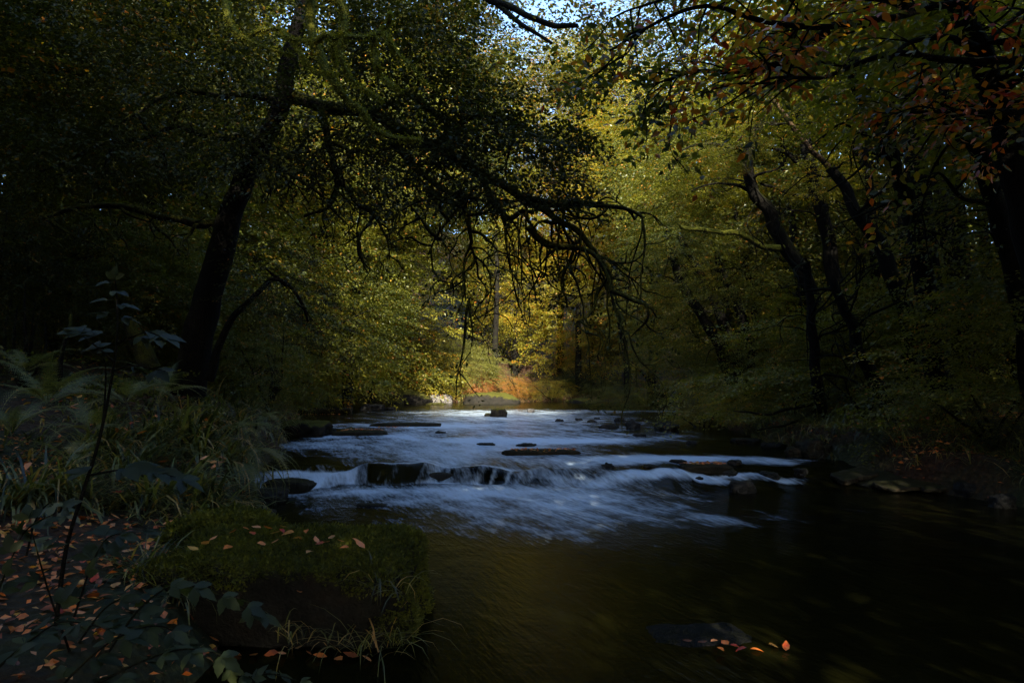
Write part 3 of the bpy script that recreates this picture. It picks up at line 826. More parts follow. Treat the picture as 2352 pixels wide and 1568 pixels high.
for k, path in D.items():
    q = limb_part(A, path, *RD[k], 'bark_limb', crook=.07)
    n = int(len(q) * (.26 if k[0] == 'D' else .26))
    for i in rngA.choice(np.arange(2, len(q)), n, replace=True):
        d = nrm(np.array([rngA.normal(.15, .6), rngA.normal(-.2, .5), rngA.uniform(-1, .1)]))
        twig(tw, q[i] - bA, d, rngA.uniform(.5, 1.5), rngA.uniform(.012, .032), rngA, -.30, .46, 2, sites, .5)
for k in ('D1', 'D4', 'D5', 'D2a', 'D3'):        # the long strings hanging over the river
    q = D[k]
    for i in range(3):
        s = q[rngA.integers(len(q) // 2, len(q))]
        twig(tw, s - bA, np.array([rngA.normal(0, .2), rngA.normal(0, .2), -1.0]), rngA.uniform(.7, 1.5), rngA.uniform(.012, .02), rngA, -.5, .22, 1, sites, .5, .2)
for s in ((1190, 500), (1160, 520), (1395, 640), (1245, 560), (1300, 590)):
    twig(tw, P(*s, 10) - bA, np.array([.05, 0, -1.0]), rngA.uniform(1.1, 1.6), .018, rngA, -.5, .2, 2, sites, .5, .18)
tw.build('twigs', M['bark_limb'], A)
# bright mossy limbs hanging in from above, nearer the viewer
Mo = [([(714, -160), (712, -60), (714, 0), (718, 79), (731, 110), (750, 157), (776, 200), (800, 236), (829, 257), (850, 291), (884, 310), (925, 318), (962, 322)], 8.2, 7.6, .062, .022),
      ([(700, -120), (716, -40), (740, -8), (773, 5), (789, 34), (792, 87), (784, 115), (797, 157), (821, 194), (852, 215), (876, 233)], 8.0, 7.6, .055, .010),
      ([(722, 92), (750, 79), (773, 90), (800, 85), (844, 87), (878, 76), (894, 50), (893, 36)], 7.9, 7.6, .036, .012),
      ([(857, 89), (860, 115), (865, 147), (876, 173), (900, 195), (920, 208)], 7.7, 7.5, .034, .008),
      ([(884, 82), (895, 100), (910, 121), (949, 157), (978, 192)], 7.65, 7.5, .024, .006),
      ([(510, -120), (515, -50), (519, 0), (524, 39), (540, 73), (571, 97), (608, 110), (671, 126)], 8.6, 8.2, .06, .012),
      ([(577, 97), (600, 73), (650, 66), (658, 82), (671, 89), (712, 92)], 8.4, 8, .024, .02),
      ([(675, 95), (690, 118), (705, 145), (730, 163), (775, 172)], 8.1, 7.8, .012, .005),
      ([(765, 105), (768, 130), (775, 155)], 7.8, 7.8, .025, .008)]
for pts, d0, d1, r0, r1 in Mo:
    q = limb_part(A, px_path(pts, d0, d1, .03, rngA), r0, r1, 'bark_moss', 'mossy_limb', .30, .03, 10, 7)
    mb = MB(); n = len(q) * 26
    i = rngA.integers(0, len(q), n); rr = np.linspace(r0, r1, len(q))[i]
    nv = nrm(rngA.normal(0, 1, (n, 3)) + np.array([0, 0, .25])); pp = q[i] + rngA.normal(0, .012, (n, 3)) + nv * rr[:, None] * .95 - bA
    leaf_quads(mb, pp, nrm(nv + np.array([0, 0, -.5])), rngA.normal(0, 1, (n, 3)), .035, .012, np.clip(rngA.normal(.55, .2, n), 0, 1))
    mb.build('moss', M['limb_moss'], A)
# its leaves: small dark sprays on the twigs and a thick layer above the arch
S = np.array([s[0] for s in sites]); SD = np.array([s[1] for s in sites])
pick = rngA.choice(len(S), min(380, len(S)), replace=False)
mb = MB()
sprays(mb, S[pick], SD[pick] + rngA.normal(0, .5, (len(pick), 3)), 7, .28, .14, .07, .6, np.clip(rngA.normal(.38, .18, len(pick)), 0, .95), .12, .2, .5, rngA)
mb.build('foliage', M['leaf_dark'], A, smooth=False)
mb = MB()
pos = []; ax = []
for i in range(1700):
    px = rngA.uniform(780, 1330); py = rngA.uniform(-30, 330) if rngA.random() < .75 else rngA.uniform(300, 480)
    if px > 1060 and py < 190 - (px - 1060) * .0 and px < 1440 and rngA.random() < .93: continue
    if px > 1180 and py < 300 and rngA.random() < .6: continue
    d = rngA.uniform(9.3, 12.5)
    if fbm(np.array([[px * .012, py * .018, d * .5]]), 2)[0] < -.33: continue
    pos.append(P(px, py, d)); ax.append(np.array([rngA.normal(.4, .6), rngA.normal(-.3, .6), rngA.normal(-.1, .15)]))
pos = np.array(pos) - bA
sprays(mb, pos, np.array(ax), 26, .8, .3, .075, .6, np.clip(.36 + .3 * fbm(pos * .6, 3), 0, 1), .12, .25, .3, rngA)
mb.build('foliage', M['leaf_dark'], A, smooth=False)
mb = MB(); pos = []; ax = []
for i in range(1900):
    px = rngA.uniform(-40, 900); py = rngA.uniform(-60, 420)
    if px > 760 and py > 240: continue
    d = rngA.uniform(9.5, 13)
    if fbm(np.array([[px * .008, py * .014, d * .4 + 7]]), 2)[0] < -.14: continue
    pos.append(P(px, py, d)); ax.append(np.array([rngA.normal(-.4, .6), rngA.normal(-.3, .6), rngA.normal(-.1, .15)]))
pos = np.array(pos) - bA
sprays(mb, pos, np.array(ax), 24, .8, .3, .075, .6, np.clip(.36 + .3 * fbm(pos * .6, 3), 0, 1), .12, .25, .3, rngA)
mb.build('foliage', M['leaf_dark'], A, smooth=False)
for off, sc in (((-7, 13, 11), 1.5), ((-3.5, 12.5, 11.5), 1.5), ((-10, 12, 8), 1.5)):  # unseen crown clumps outside the view, added to shade bank and water
    put_foliage(A, np.array(off) - bA, sc, 'leaf_dark', rngA, CROWN)
q = limb_part(A, px_path([(1040, -80), (1085, -30), (1121, 0), (1172, 13), (1223, 34), (1273, 57), (1330, 66)], 10.2, 9), .07, .03, 'bark')
limb_part(A, px_path([(1135, 4), (1162, 24), (1189, 47), (1233, 73), (1262, 100)], 9.8, 9), .045, .02, 'bark')
limb_part(A, px_path([(740, -150), (850, -150), (960, -110), (1050, -75)], 10.5, 10.2), .12, .07, 'bark')

mb = MB(); pos = []; ax = []
for i in range(1650):
    px = rngA.uniform(930, 1540); py = rngA.uniform(-60, 240)
    if (px - 1130) ** 2 / 55 ** 2 + (py - 35) ** 2 / 40 ** 2 < 1: continue
    d = rngA.uniform(9.5, 14)
    if fbm(np.array([[px * .014, py * .02, d * .3 + 3]]), 2)[0] < -.06: continue
    pos.append(P(px, py, d)); ax.append(np.array([rngA.normal(.4, .6), rngA.normal(-.3, .6), rngA.normal(-.1, .2)]))
pos = np.array(pos) - bA
sprays(mb, pos, np.array(ax), 18, .7, .3, .07, .6, np.clip(.55 + .3 * fbm(pos * .8, 3), 0, 1), .16, .25, .35, rngA)
mb.build('foliage', M['leaf_green'], A, smooth=False)

# thin arching stem beside it
pt = px_path([(478, 868), (500, 800), (530, 735), (575, 690), (625, 640), (660, 650), (690, 690), (705, 740)], 12.6, 12)
tB, _ = tree('thin dark stem arching to the right beside the large leaning tree', pt[0][0], pt[0][1], 0, .075, path=pt, auto=False, seed=9, name='young_tree', group=None,
             extra=[(P(650, 640, 12.2), .45, .7), (P(700, 720, 12), .4, .95)], protos=CROWN_LOOSE, mat='leaf_dark')

# ------------------------------------------------------------------ trees of the right bank
def path_tree(label, pts, d0, d1, r, seed, limbs=(), foliage=(), mat='leaf_dark', name='tree', bark='bark', group='dark trees crowding the right bank', up=None):
    p = px_path(pts, d0, d1)
    g = gz(p[-1][0], p[-1][1])
    foot = p[-1].copy()
    if foot[2] > g: p.append(np.array([foot[0] + .1, foot[1], g - .2]))
    else: p[-1][2] = min(p[-1][2], g - .1)
    p = p[::-1]
    if up is not None: p += [P(*u) for u in up]
    rng = np.random.default_rng(seed)
    base = np.array([p[0][0], p[0][1], p[0][2]])
    t = empty(name, tuple(base), label, 'tree', group)
    mb = MB(); q = tube(mb, [a - base for a in p], np.linspace(r * 1.15, r * .55, len(p)), 12, 6, .14, .06, flare=.3)
    mb.build('trunk', M[bark], t)
    for (lp, a, b, r0, r1, mt) in limbs:
        limb_part(t, px_path(lp, a, b), r0, r1, mt)
    tb = MB()
    for k in range(14):
        s = q[rng.integers(len(q) // 3, len(q))]
        twig(tb, s, np.array([rng.normal(-.2, .8), rng.normal(-.2, .8), rng.uniform(-.3, .6)]), rng.uniform(.8, 2.2), rng.uniform(.015, .035), rng, -.15, .3, 2, None, .5, .25)
    tb.build('twigs', M[bark], t)
    for (a, b, d, sc, mt) in foliage:
        put_foliage(t, P(a, b, d) - base, sc, mt, rng, CROWN, .85)
    return t


R2 = path_tree('bent dark tree curving left with a mossy horizontal limb, on the right bank', [(1790, 210), (1732, 309), (1719, 343), (1722, 393), (1732, 437), (1756, 474), (1777, 511), (1798, 548), (1850, 640), (1890, 740), (1920, 860), (1935, 950)], 18, 19.5, .20, 61,
          [([(1803, 562), (1793, 569), (1753, 566), (1719, 545), (1688, 537), (1641, 529), (1600, 527), (1560, 520)], 19, 17.5, .10, .05, 'bark_moss'),
           ([(1740, 455), (1712, 432), (1680, 425), (1640, 425), (1590, 440)], 18.8, 18, .06, .02, 'bark'), ([(1719, 360), (1680, 340), (1620, 330), (1560, 345)], 18.5, 17.5, .06, .02, 'bark')],
          [(1600, 300, 21.2, .8, 'leaf_green'), (1640, 420, 20.2, .6, 'leaf_mid'), (1560, 420, 21.2, .8, 'leaf_green'), (1720, 180, 21.2, 1, 'leaf_mid'), (1745, 225, 16.8, .62, 'leaf_mid'), (1690, 335, 17, .4, 'leaf_green'), (1790, 150, 17.2, .7, 'leaf_green'), (1590, 540, 19.7, .55, 'leaf_green'), (1700, 640, 20.2, .7, 'leaf_mid')])
path_tree('tall straight dark trunk behind the bent tree, sending two limbs left', [(1830, -60), (1837, 90), (1837, 196), (1837, 262), (1851, 327), (1861, 380), (1872, 432), (1890, 485), (1900, 537), (1911, 605), (1930, 720), (1950, 840), (1960, 940)], 20, 20.5, .21, 62,
          [([(1850, 385), (1819, 359), (1785, 343), (1735, 330), (1690, 335)], 20.2, 19.5, .085, .04, 'bark'), ([(1873, 452), (1851, 451), (1819, 445), (1780, 430), (1750, 420)], 20.2, 19.5, .085, .04, 'bark'),
           ([(1840, 250), (1800, 270), (1750, 290), (1700, 300)], 20, 19, .06, .02, 'bark'), ([(1836, 255), (1900, 220), (1980, 195), (2050, 180)], 20, 19, .08, .03, 'bark')],
          [(1850, 60, 22.2, 1.0, 'leaf_green'), (1960, 150, 23.2, .9, 'leaf_gold'), (1760, 90, 22.2, 1, 'leaf_green')])
path_tree('broken dark tree with a bare brown snapped branch pointing up left', [(1905, 383), (1911, 390), (1943, 436), (1966, 488), (1992, 520), (2024, 563), (2037, 605), (2070, 680), (2090, 760), (2110, 900)], 16, 16, .19, 63,
          [([(1905, 385), (1887, 364), (1864, 343), (1832, 304), (1798, 262), (1767, 212)], 16, 15, .07, .05, 'bark_brown')],
          [(1880, 400, 18.2, .45, 'leaf_gold'), (1980, 700, 17.7, .6, 'leaf_mid')])
path_tree('leaning dark trunk with a mossy bend near its top, right of the broken tree', [(1940, 90), (1969, 186), (1998, 241), (2018, 280), (2041, 351), (2063, 407), (2089, 472), (2109, 553), (2130, 680), (2150, 800), (2165, 940)], 12.5, 13, .19, 64,
          [([(1985, 215), (2005, 255), (2012, 275)], 12.3, 12.3, .08, .06, 'bark_moss'), ([(2050, 370), (2000, 350), (1985, 380), (1950, 410), (1900, 440)], 12.8, 12.5, .04, .015, 'bark'), ([(2080, 455), (2020, 480), (1960, 500), (1920, 520)], 12.9, 12.5, .035, .012, 'bark')],
          [(1930, 120, 12.5, .8, 'leaf_mid'), (2060, 130, 13.0, .9, 'leaf_mid')])
path_tree('thick straight black trunk standing behind the leaning trunks at right', [(2070, -80), (2080, 120), (2092, 254), (2102, 325), (2112, 423), (2130, 600), (2155, 780), (2170, 940)], 14, 14.5, .25, 65, (), [(2150, -60, 16.2, 1.2, 'leaf_mid')])
path_tree('slim upright black trunk between two thicker trunks at right', [(2130, -60), (2138, 150), (2143, 306), (2150, 374), (2166, 488), (2190, 650), (2200, 900)], 16, 16, .17, 66, (), [(2200, 650, 17.2, .6, 'leaf_mid'), (2080, 40, 17.2, 1, 'leaf_mid')])
path_tree('straight black trunk left of the two big leaning trunks at far right', [(2180, -60), (2187, 200), (2190, 300), (2193, 423), (2203, 520), (2217, 700), (2230, 910)], 15, 15, .18, 67, (), [(2290, 700, 16.2, .7, 'leaf_mid'), (2330, 600, 18.2, .8, 'leaf_green')])
path_tree('black leaning trunk with a mossy limb crossing it at far right', [(2110, 150), (2154, 228), (2187, 280), (2252, 345), (2275, 423), (2300, 520), (2327, 585), (2360, 750), (2390, 930)], 10, 10.5, .16, 68,
          [([(2150, 235), (2167, 254), (2193, 290), (2219, 309), (2284, 345), (2349, 384), (2400, 410)], 9.8, 9.3, .055, .03, 'bark_moss'), ([(2180, 262), (2230, 268), (2290, 270), (2352, 280)], 9.8, 9.3, .03, .015, 'bark')],
          [(2330, 800, 10.5, .7, 'leaf_mid'), (2390, 680, 11.0, .7, 'leaf_mid')])
path_tree('massive black trunk leaning up left at the right edge of the photo', [(2180, -60), (2200, 0), (2236, 98), (2262, 179), (2294, 244), (2317, 325), (2343, 423), (2390, 600), (2430, 850)], 8.5, 9, .20, 69,
          [([(2240, 110), (2180, 90), (2090, 100), (2040, 140)], 8.5, 8, .06, .02, 'bark'), ([(2280, 215), (2330, 190), (2400, 150)], 8.7, 8.2, .07, .04, 'bark')],
          [(2300, -250, 8.5, 1.5, 'leaf_mid'), (2480, -100, 9.0, 1.4, 'leaf_mid'), (2200, -420, 8.0, 1.4, 'leaf_mid')])  # foliage above the view is added, unseen, to darken the right water
path_tree('leftmost of three close trunks leaning left on the right bank', [(1530, 560), (1560, 640), (1575, 671), (1612, 721), (1642, 772), (1659, 809), (1690, 895)], 24, 24, .22, 70, (), [(1520, 560, 25.2, .8, 'leaf_green'), (1560, 640, 24.2, .5, 'leaf_green'), (1480, 700, 24.2, .6, 'leaf_green')], group='three leaning trunks on the right bank')
path_tree('middle one of three close trunks leaning left on the right bank', [(1560, 540), (1590, 600), (1612, 640), (1646, 698), (1669, 758), (1693, 816), (1720, 900)], 24.5, 24.5, .22, 71, (), [(1560, 460, 26.2, .8, 'leaf_green'), (1640, 560, 25.2, .5, 'leaf_mid'), (1520, 800, 24.2, .55, 'leaf_green')], group='three leaning trunks on the right bank')
S3 = path_tree('rightmost and straightest of three close trunks on the right bank', [(1640, 560), (1659, 630), (1680, 665), (1696, 698), (1716, 765), (1733, 843), (1748, 905)], 24, 24, .20, 72, (), [(1700, 560, 25.2, .6, 'leaf_mid'), (1600, 830, 24.2, .5, 'leaf_green'), (1760, 780, 23.2, .6, 'leaf_mid')], group='three leaning trunks on the right bank')
W9 = path_tree('short dark tree at the water edge with low layered sprays over the grassy bank', [(1850, 600), (1862, 700), (1872, 800), (1880, 900), (1884, 960), (1886, 1012)], 15, 15.5, .14, 73,
          [([(1882, 930), (1840, 965), (1797, 981), (1740, 985)], 15.2, 14.6, .05, .015, 'bark'), ([(1880, 925), (1800, 945), (1737, 950), (1680, 940)], 15.2, 15, .05, .015, 'bark'), ([(1876, 860), (1950, 870), (2010, 900)], 15.2, 14.5, .04, .015, 'bark')],
          [(1740, 920, 17.7, .42, 'leaf_gold'), (1830, 890, 17.7, .45, 'leaf_green'), (1690, 925, 18.7, .38, 'leaf_gold'), (1930, 850, 17.2, .5, 'leaf_mid'), (1900, 760, 17.7, .7, 'leaf_mid'), (1800, 800, 18.2, .6, 'leaf_mid'), (2010, 780, 17.2, .6, 'leaf_mid'), (1980, 900, 16.7, .4, 'leaf_mid'), (1650, 880, 21.2, .5, 'leaf_green')])
W10 = path_tree('leaning slim trunk rising left from the dark ground behind the water-edge tree', [(1915, 640), (1945, 730), (1973, 799), (2007, 867), (2036, 930)], 14, 14, .15, 74, (), [(2060, 820, 15.7, .5, 'leaf_mid'), (2150, 880, 13.0, .5, 'leaf_mid'), (2100, 700, 16.2, .6, 'leaf_mid'), (2250, 930, 12.5, .5, 'leaf_mid'), (2330, 960, 11.5, .5, 'leaf_mid')])

for i, (pts, d, r, lab) in enumerate([
        ([(1955, -40), (1975, 200), (2000, 480), (2030, 930)], 21, .13, 'slender dark trunk between the broken tree and the mossy bent trunk'),
        ([(2030, -40), (2050, 250), (2075, 560), (2100, 940)], 19, .12, 'slender dark trunk just left of the thick straight black trunk'),
        ([(2215, -40), (2235, 240), (2262, 560), (2290, 930)], 18, .13, 'slender dark trunk between the upright trunks and the massive leaning trunk'),
        ([(1890, -40), (1935, 160), (1985, 420), (2050, 700), (2085, 930)], 23, .14, 'slender dark trunk leaning left behind the broken tree'),
        ([(1760, 120), (1790, 300), (1820, 520), (1850, 760), (1865, 930)], 25, .15, 'faint slender trunk deep behind the bent tree'),
        ([(1650, 300), (1680, 450), (1720, 640), (1765, 900)], 27, .15, 'slender trunk leaning left behind the three close trunks'),
        ([(2300, -40), (2310, 300), (2330, 620), (2345, 930)], 16, .13, 'slender upright trunk behind the massive trunk at the right edge')]):
    path_tree(lab, pts, d, d, r, 80 + i, (), [(pts[0][0] - 20, 20, d + 1, .8, 'leaf_mid')], group='slender trunks in the wood on the right bank')


def layers(t, n, pxr, pyr, dr_, mat, hue, leaf=.075, slope=.10, rows=7):
    rg = np.random.default_rng(n); b = np.array(t.location); pos, ax = [], []
    for i in range(n):
        px = rg.uniform(*pxr); row = rg.integers(rows); f = (px - pxr[0]) / (pxr[1] - pxr[0])
        py = pyr[0] + (pyr[1] - pyr[0]) * (row + .5) / rows - (f - .5) * slope * (pxr[1] - pxr[0]) + rg.normal(0, 5)
        d = rg.uniform(*dr_)
        if fbm(np.array([[px * .011, row * 3.3, 5]]), 2)[0] < -.08: continue
        pos.append(P(px, py, d)); ax.append((-1 + rg.normal(0, .45), rg.normal(-.25, .5), rg.normal(-.12, .1)))
    pos = np.array(pos) - b; mb = MB()
    sprays(mb, pos, np.array(ax), 22, .75, .26, leaf, .6, np.clip(hue + .22 * fbm(pos * .8, 3) + rg.normal(0, .05, len(pos)), 0, 1), .09, .18, .16, rg)
    mb.build('foliage', M[mat], t, smooth=False)


layers(W9, 300, (1560, 1900), (850, 965), (14.5, 18), 'leaf_gold', .22)
layers(W9, 180, (1640, 1960), (720, 880), (16, 18), 'leaf_mid', .30)
layers(W10, 220, (1930, 2352), (660, 900), (15.5, 18), 'leaf_mid', .22, slope=-.05)
layers(W10, 200, (1980, 2380), (880, 1040), (11, 13), 'leaf_mid', .24, slope=.06)
def layers_left(t, n, pxr, pyr, dr_, mat, hue, leaf):
    rg = np.random.default_rng(n); b = np.array(t.location); pos, ax = [], []
    for i in range(n):
        row = rg.integers(8); px = rg.uniform(*pxr); f = (px - pxr[0]) / (pxr[1] - pxr[0])
        py = pyr[0] + (pyr[1] - pyr[0]) * (row + .5) / 8 + (f - .4) * 60 + rg.normal(0, 6); d = rg.uniform(*dr_)
        if fbm(np.array([[px * .010, row * 2.7, 9]]), 2)[0] < -.06: continue
        pos.append(P(px, py, d)); ax.append((1 + rg.normal(0, .45), rg.normal(-.25, .5), rg.normal(-.18, .1)))
    pos = np.array(pos) - b; mb = MB()
    sprays(mb, pos, np.array(ax), 20, .95, .32, leaf, .6, np.clip(hue + .22 * fbm(pos * .8, 3) + rg.normal(0, .06, len(pos)), 0, 1), .09, .22, .16, rg)
    mb.build('foliage', M[mat], t, smooth=False)


layers(S3, 320, (1440, 1790), (560, 900), (25, 28), 'leaf_mid', .36, .085)
layers(R2, 300, (1430, 1760), (220, 560), (20.5, 23), 'leaf_mid', .38, .08)

# near beech whose red and orange leaves hang into the upper right
rngR = np.random.default_rng(91)
R0, _ = tree('near beech with large red and orange autumn leaves hanging into the upper right', 5.2, 4.6, 0, .3, path=[np.array([5.2, 4.6, gz(5.2, 4.6) - .2]), np.array([5.2, 4.7, 2.5]), np.array([5.0, 4.9, 5]), np.array([4.6, 5, 8])], auto=False, seed=17, name='beech_tree', group=None)
b0 = np.array(R0.location)
BL = [[(2560, 60), (2400, 120), (2250, 140), (2100, 130), (1960, 150), (1850, 180), (1760, 190)], [(2560, -60), (2350, -30), (2150, 20), (1980, 60), (1800, 60), (1650, 30), (1520, 60), (1400, 120)],
      [(2500, 220), (2380, 240), (2250, 250), (2150, 245), (2080, 260)], [(2100, 20), (2000, -20), (1880, -30), (1750, -40), (1600, -20), (1450, 10)], [(1900, 60), (1820, 120), (1720, 160), (1600, 170), (1540, 190)]]
tw = MB(); st = []
for i, l in enumerate(BL):
    p = px_path(l, 5.2, 4.3 + .25 * i, .08, rngR)
    q = limb_part(R0, p, .035, .008, 'bark', crook=.05, sides=7)
    for k in range(18):
        j = rngR.integers(2, len(q))
        twig(tw, q[j] - b0, np.array([rngR.normal(-.7, .6), rngR.normal(0, .7), rngR.normal(-.15, .3)]), rngR.uniform(.3, .8), .009, rngR, -.18, .25, 1, st, .5, .12, .003, False)
tw.build('twigs', M['bark'], R0)
st = [s for s in st]
S = np.array([s[0] for s in st]); SD = np.array([s[1] for s in st])
pick = rngR.choice(len(S), min(540, len(S)), replace=False)
mb = MB()
hue = np.clip(.38 + .75 * fbm(S[pick] * 1.1 + 3, 2) + rngR.normal(0, .16, len(pick)), 0, 1)
sprays(mb, S[pick], SD[pick] * np.array([1, 1, .5]) + rngR.normal(0, .4, (len(pick), 3)), 6, .24, .10, .072, .5, hue, .16, .35, .45, rngR, oval=True)
mb.build('foliage', M['leaf_red'], R0)
for off, sc in (((5.5, 3.5, 9.5), 1.5), ((4.5, 0.5, 9), 1.6), ((8, 2.5, 8), 1.5)):  # overhead clumps out of view, added to keep the near pool dark
    put_foliage(R0, np.array(off) - b0, sc, 'leaf_dark', rngR, CROWN)

# unseen trees added behind and beside the viewpoint to shade bank and river
SHADE = [('unseen tall beech added close left of the viewpoint to shade the near bank', -7.2, 1.5, 17, 4, 3.4, 2), ('unseen dense oak added behind the viewpoint to shade the near pool', 1.0, -5, 16, 16, 3.8, 4), ('unseen dense tree added behind right of the viewpoint to shade the pool', 8.5, -1.5, 16, 9, 3.4, 6), ('unseen dense tree added behind left of the viewpoint to shade the near bank', -5, -6, 15, 14, 3.6, 8), ('unseen tall tree added far behind right of the viewpoint to shade the river', 14, -3, 18, 13, 3.8, 10), ('unseen tall tree added right of the near beech to shade the river', 20, 1.5, 19, 13, 3.8, 14), ('unseen tall tree added far behind left of the viewpoint to shade the river', -13, -3, 16, 12, 3.8, 12)]
for lab, x, y, h, n, sp, sd in SHADE:
    t, q = tree(lab, x, y, h, .3, (0, 0), n + 4, sp, .5 if sd == 2 else .30, 1.5, 'leaf_dark', 200 + sd, 'tree', 'unseen shade trees added around the viewpoint')

    if sd == 2:
        for off, sc in (((-2.6, -1.2, 7.4), 1.2), ((1.6, -.6, 7.4), 1.3)):  # low clumps above the viewpoint, unseen, added to dim the foreground
            put_foliage(t, np.array(off) - np.array(t.location), sc, 'leaf_dark', rngR, CROWN)

# ------------------------------------------------------------------ trees of both banks, nearer to farther
BANK = [  # label, x, y, h, r, lean, n, spread, low, size, mat
    ('dark leafy tree filling the left edge behind the ferns', -11.5, 13.5, 13, .2, (1, 0), 9, 2.6, .12, 1.15, 'leaf_green'),
    ('dark tree behind the left ferns with a faintly lit yellow crown', -12.5, 19, 15, .22, (2, 0), 10, 3.0, .15, 1.25, 'leaf_green'),
    ('dim tree between the left edge and the leaning tree', -9.6, 17.5, 12, .16, (1, .5), 8, 2.2, .10, 1.0, 'leaf_green'),
    ('bushy tree right behind the large leaning tree', -9.0, 23, 14, .2, (2.5, 0), 10, 2.8, .10, 1.15, 'leaf_green'),
    ('yellow green tree leaning over the river on the left bank', -9.8, 28, 14, .2, (4, 0), 11, 3.0, .08, 1.2, 'leaf_mid'),
    ('tree with low sprays over the grassy left bank upstream', -12.2, 32.5, 15, .2, (4, 0), 11, 3.2, .06, 1.25, 'leaf_mid'),
    ('golden tree on the left bank before the far boulders', -11.5, 38, 15, .22, (4.5, 1), 11, 3.2, .08, 1.3, 'leaf_mid'),
    ('loose yellow tree standing above the long mossy boulder', -8.5, 46, 13, .18, (2, 0), 9, 2.8, .08, 1.2, 'leaf_gold'),
    ('tall dim tree at upper left behind the dark crowns', -18, 27, 19, .25, (2, 0), 11, 3.6, .25, 1.5, 'leaf_green'),
    ('tall tree on the left slope far upstream', -18, 38, 20, .25, (3, 0), 11, 3.8, .2, 1.6, 'leaf_green'),
    ('tall dark tree high at the left edge', -17, 17, 18, .25, (1.5, 0), 11, 3.6, .2, 1.5, 'leaf_green'),
    ('tree on the upper left slope above the golden tree', -15, 48, 19, .25, (2, 0), 10, 3.6, .2, 1.6, 'leaf_green'),
    ('bright yellow green tree on the right of the far opening', 9.8, 47.5, 24, .26, (-1.0, -1), 17, 3.3, .10, 1.5, 'leaf_gold'),
    ('green tree beside the bright tree right of the far opening', 13.5, 50, 24, .26, (-1, 0), 15, 3.4, .15, 1.55, 'leaf_green'),
    ('tree on the right bank tip with branches low over the water', 9.8, 29.5, 14, .2, (-3, 0), 11, 2.8, .06, 1.1, 'leaf_green'),
    ('leafy green tree behind the three leaning trunks', 11.5, 27.5, 15, .2, (-1.5, 0), 10, 2.8, .15, 1.15, 'leaf_green'),
    ('dark leafy tree right behind the bent tree', 12.5, 23.5, 14, .2, (-1, 0), 10, 2.8, .12, 1.15, 'leaf_green'),
    ('golden crowned tree in the gap between bent and broken trees', 15, 29, 17, .22, (-1, 0), 11, 3.2, .3, 1.25, 'leaf_gold'),
    ('dim tree behind the black trunks at right', 14, 19, 13, .18, (0, 0), 9, 2.6, .12, 1.15, 'leaf_green'),
    ('dark tree at the right edge behind the massive trunk', 13.5, 14, 12, .18, (-.5, 0), 8, 2.4, .12, 1.1, 'leaf_green'),
    ('faint tree deep in the wood at right', 20, 25, 16, .22, (0, 0), 10, 3.0, .12, 1.4, 'leaf_green'),
    ('low dark tree over the right shore stones', 9.6, 11, 8, .12, (-.6, 0), 6, 1.7, .12, .75, 'leaf_green'),
    ('tall green tree high behind the bent tree', 12.5, 33.5, 19, .24, (-2, 0), 11, 3.3, .35, 1.4, 'leaf_green'),
    ('yellow green tree across the far bend at right', 19, 51, 18, .24, (-1, 0), 11, 3.4, .12, 1.5, 'leaf_gold'),
    ('far tree deep right beyond the bend', 27, 52, 18, .24, (0, 0), 10, 3.6, .12, 1.6, 'leaf_green'),
    ('rust orange tree glowing high in the middle behind the arching limb', 4.0, 56, 26, .28, (0, 0), 15, 2.4, .40, 1.35, 'leaf_rust'),
    ('green tree left of the rust tree high on the far slope', -3.5, 58, 31, .28, (0, 0), 18, 3.2, .15, 1.6, 'leaf_green'),
    ('pale green far tree in the middle above the willow bush', .2, 54, 19, .22, (0, 0), 13, 2.8, .12, 1.35, 'leaf_gold'),
    ('tall tree with its crown high above the arching limb on the left', -7.5, 31, 21, .24, (3, 0), 11, 3.2, .6, 1.45, 'leaf_dark'),
    ('tall tree with a brownish crown closing the left of the sky gap', -8.5, 41, 24, .26, (4, 0), 13, 3.4, .5, 1.55, 'leaf_green'),
    ('tall tree with a dull orange crown just right of the sky gap', 8.3, 58, 31, .28, (0, 0), 16, 3.0, .35, 1.6, 'leaf_mid'),
    ('tall tree with a thin high crown behind the sky gap', 4.8, 49, 28, .22, (0, 0), 10, 2.4, .62, 1.2, 'leaf_mid'),
    ('tall tree with a dull green high crown just left of the sky gap', -1.2, 50, 26, .22, (0, 0), 10, 2.6, .55, 1.3, 'leaf_mid'),
    ('tall slim tree under the sky gap with thin yellow crown', 7.5, 44.5, 21, .2, (-1.5, 0), 9, 2.2, .55, 1.0, 'leaf_gold'),
    ('far tree in the middle right with orange tips', 6, 52, 12, .2, (0, 0), 10, 2.6, .06, 1.2, 'leaf_gold'),
]
for i, (lab, x, y, h, r, ln, n, sp, low, sz, mt) in enumerate(BANK):
    tree(lab, x, y, h, r, ln, n, sp, low, sz, mt, 300 + i)

LT = {t['label']: t for t, q in TREES}
layers_left(LT['bushy tree right behind the large leaning tree'], 330, (520, 900), (520, 860), (19.5, 23), 'leaf_mid', .30, .10)
layers_left(LT['yellow green tree leaning over the river on the left bank'], 360, (620, 1000), (440, 850), (24, 29), 'leaf_mid', .36, .115)
layers_left(LT['golden tree on the left bank before the far boulders'], 280, (780, 1060), (560, 860), (34, 38), 'leaf_gold', .25, .14)

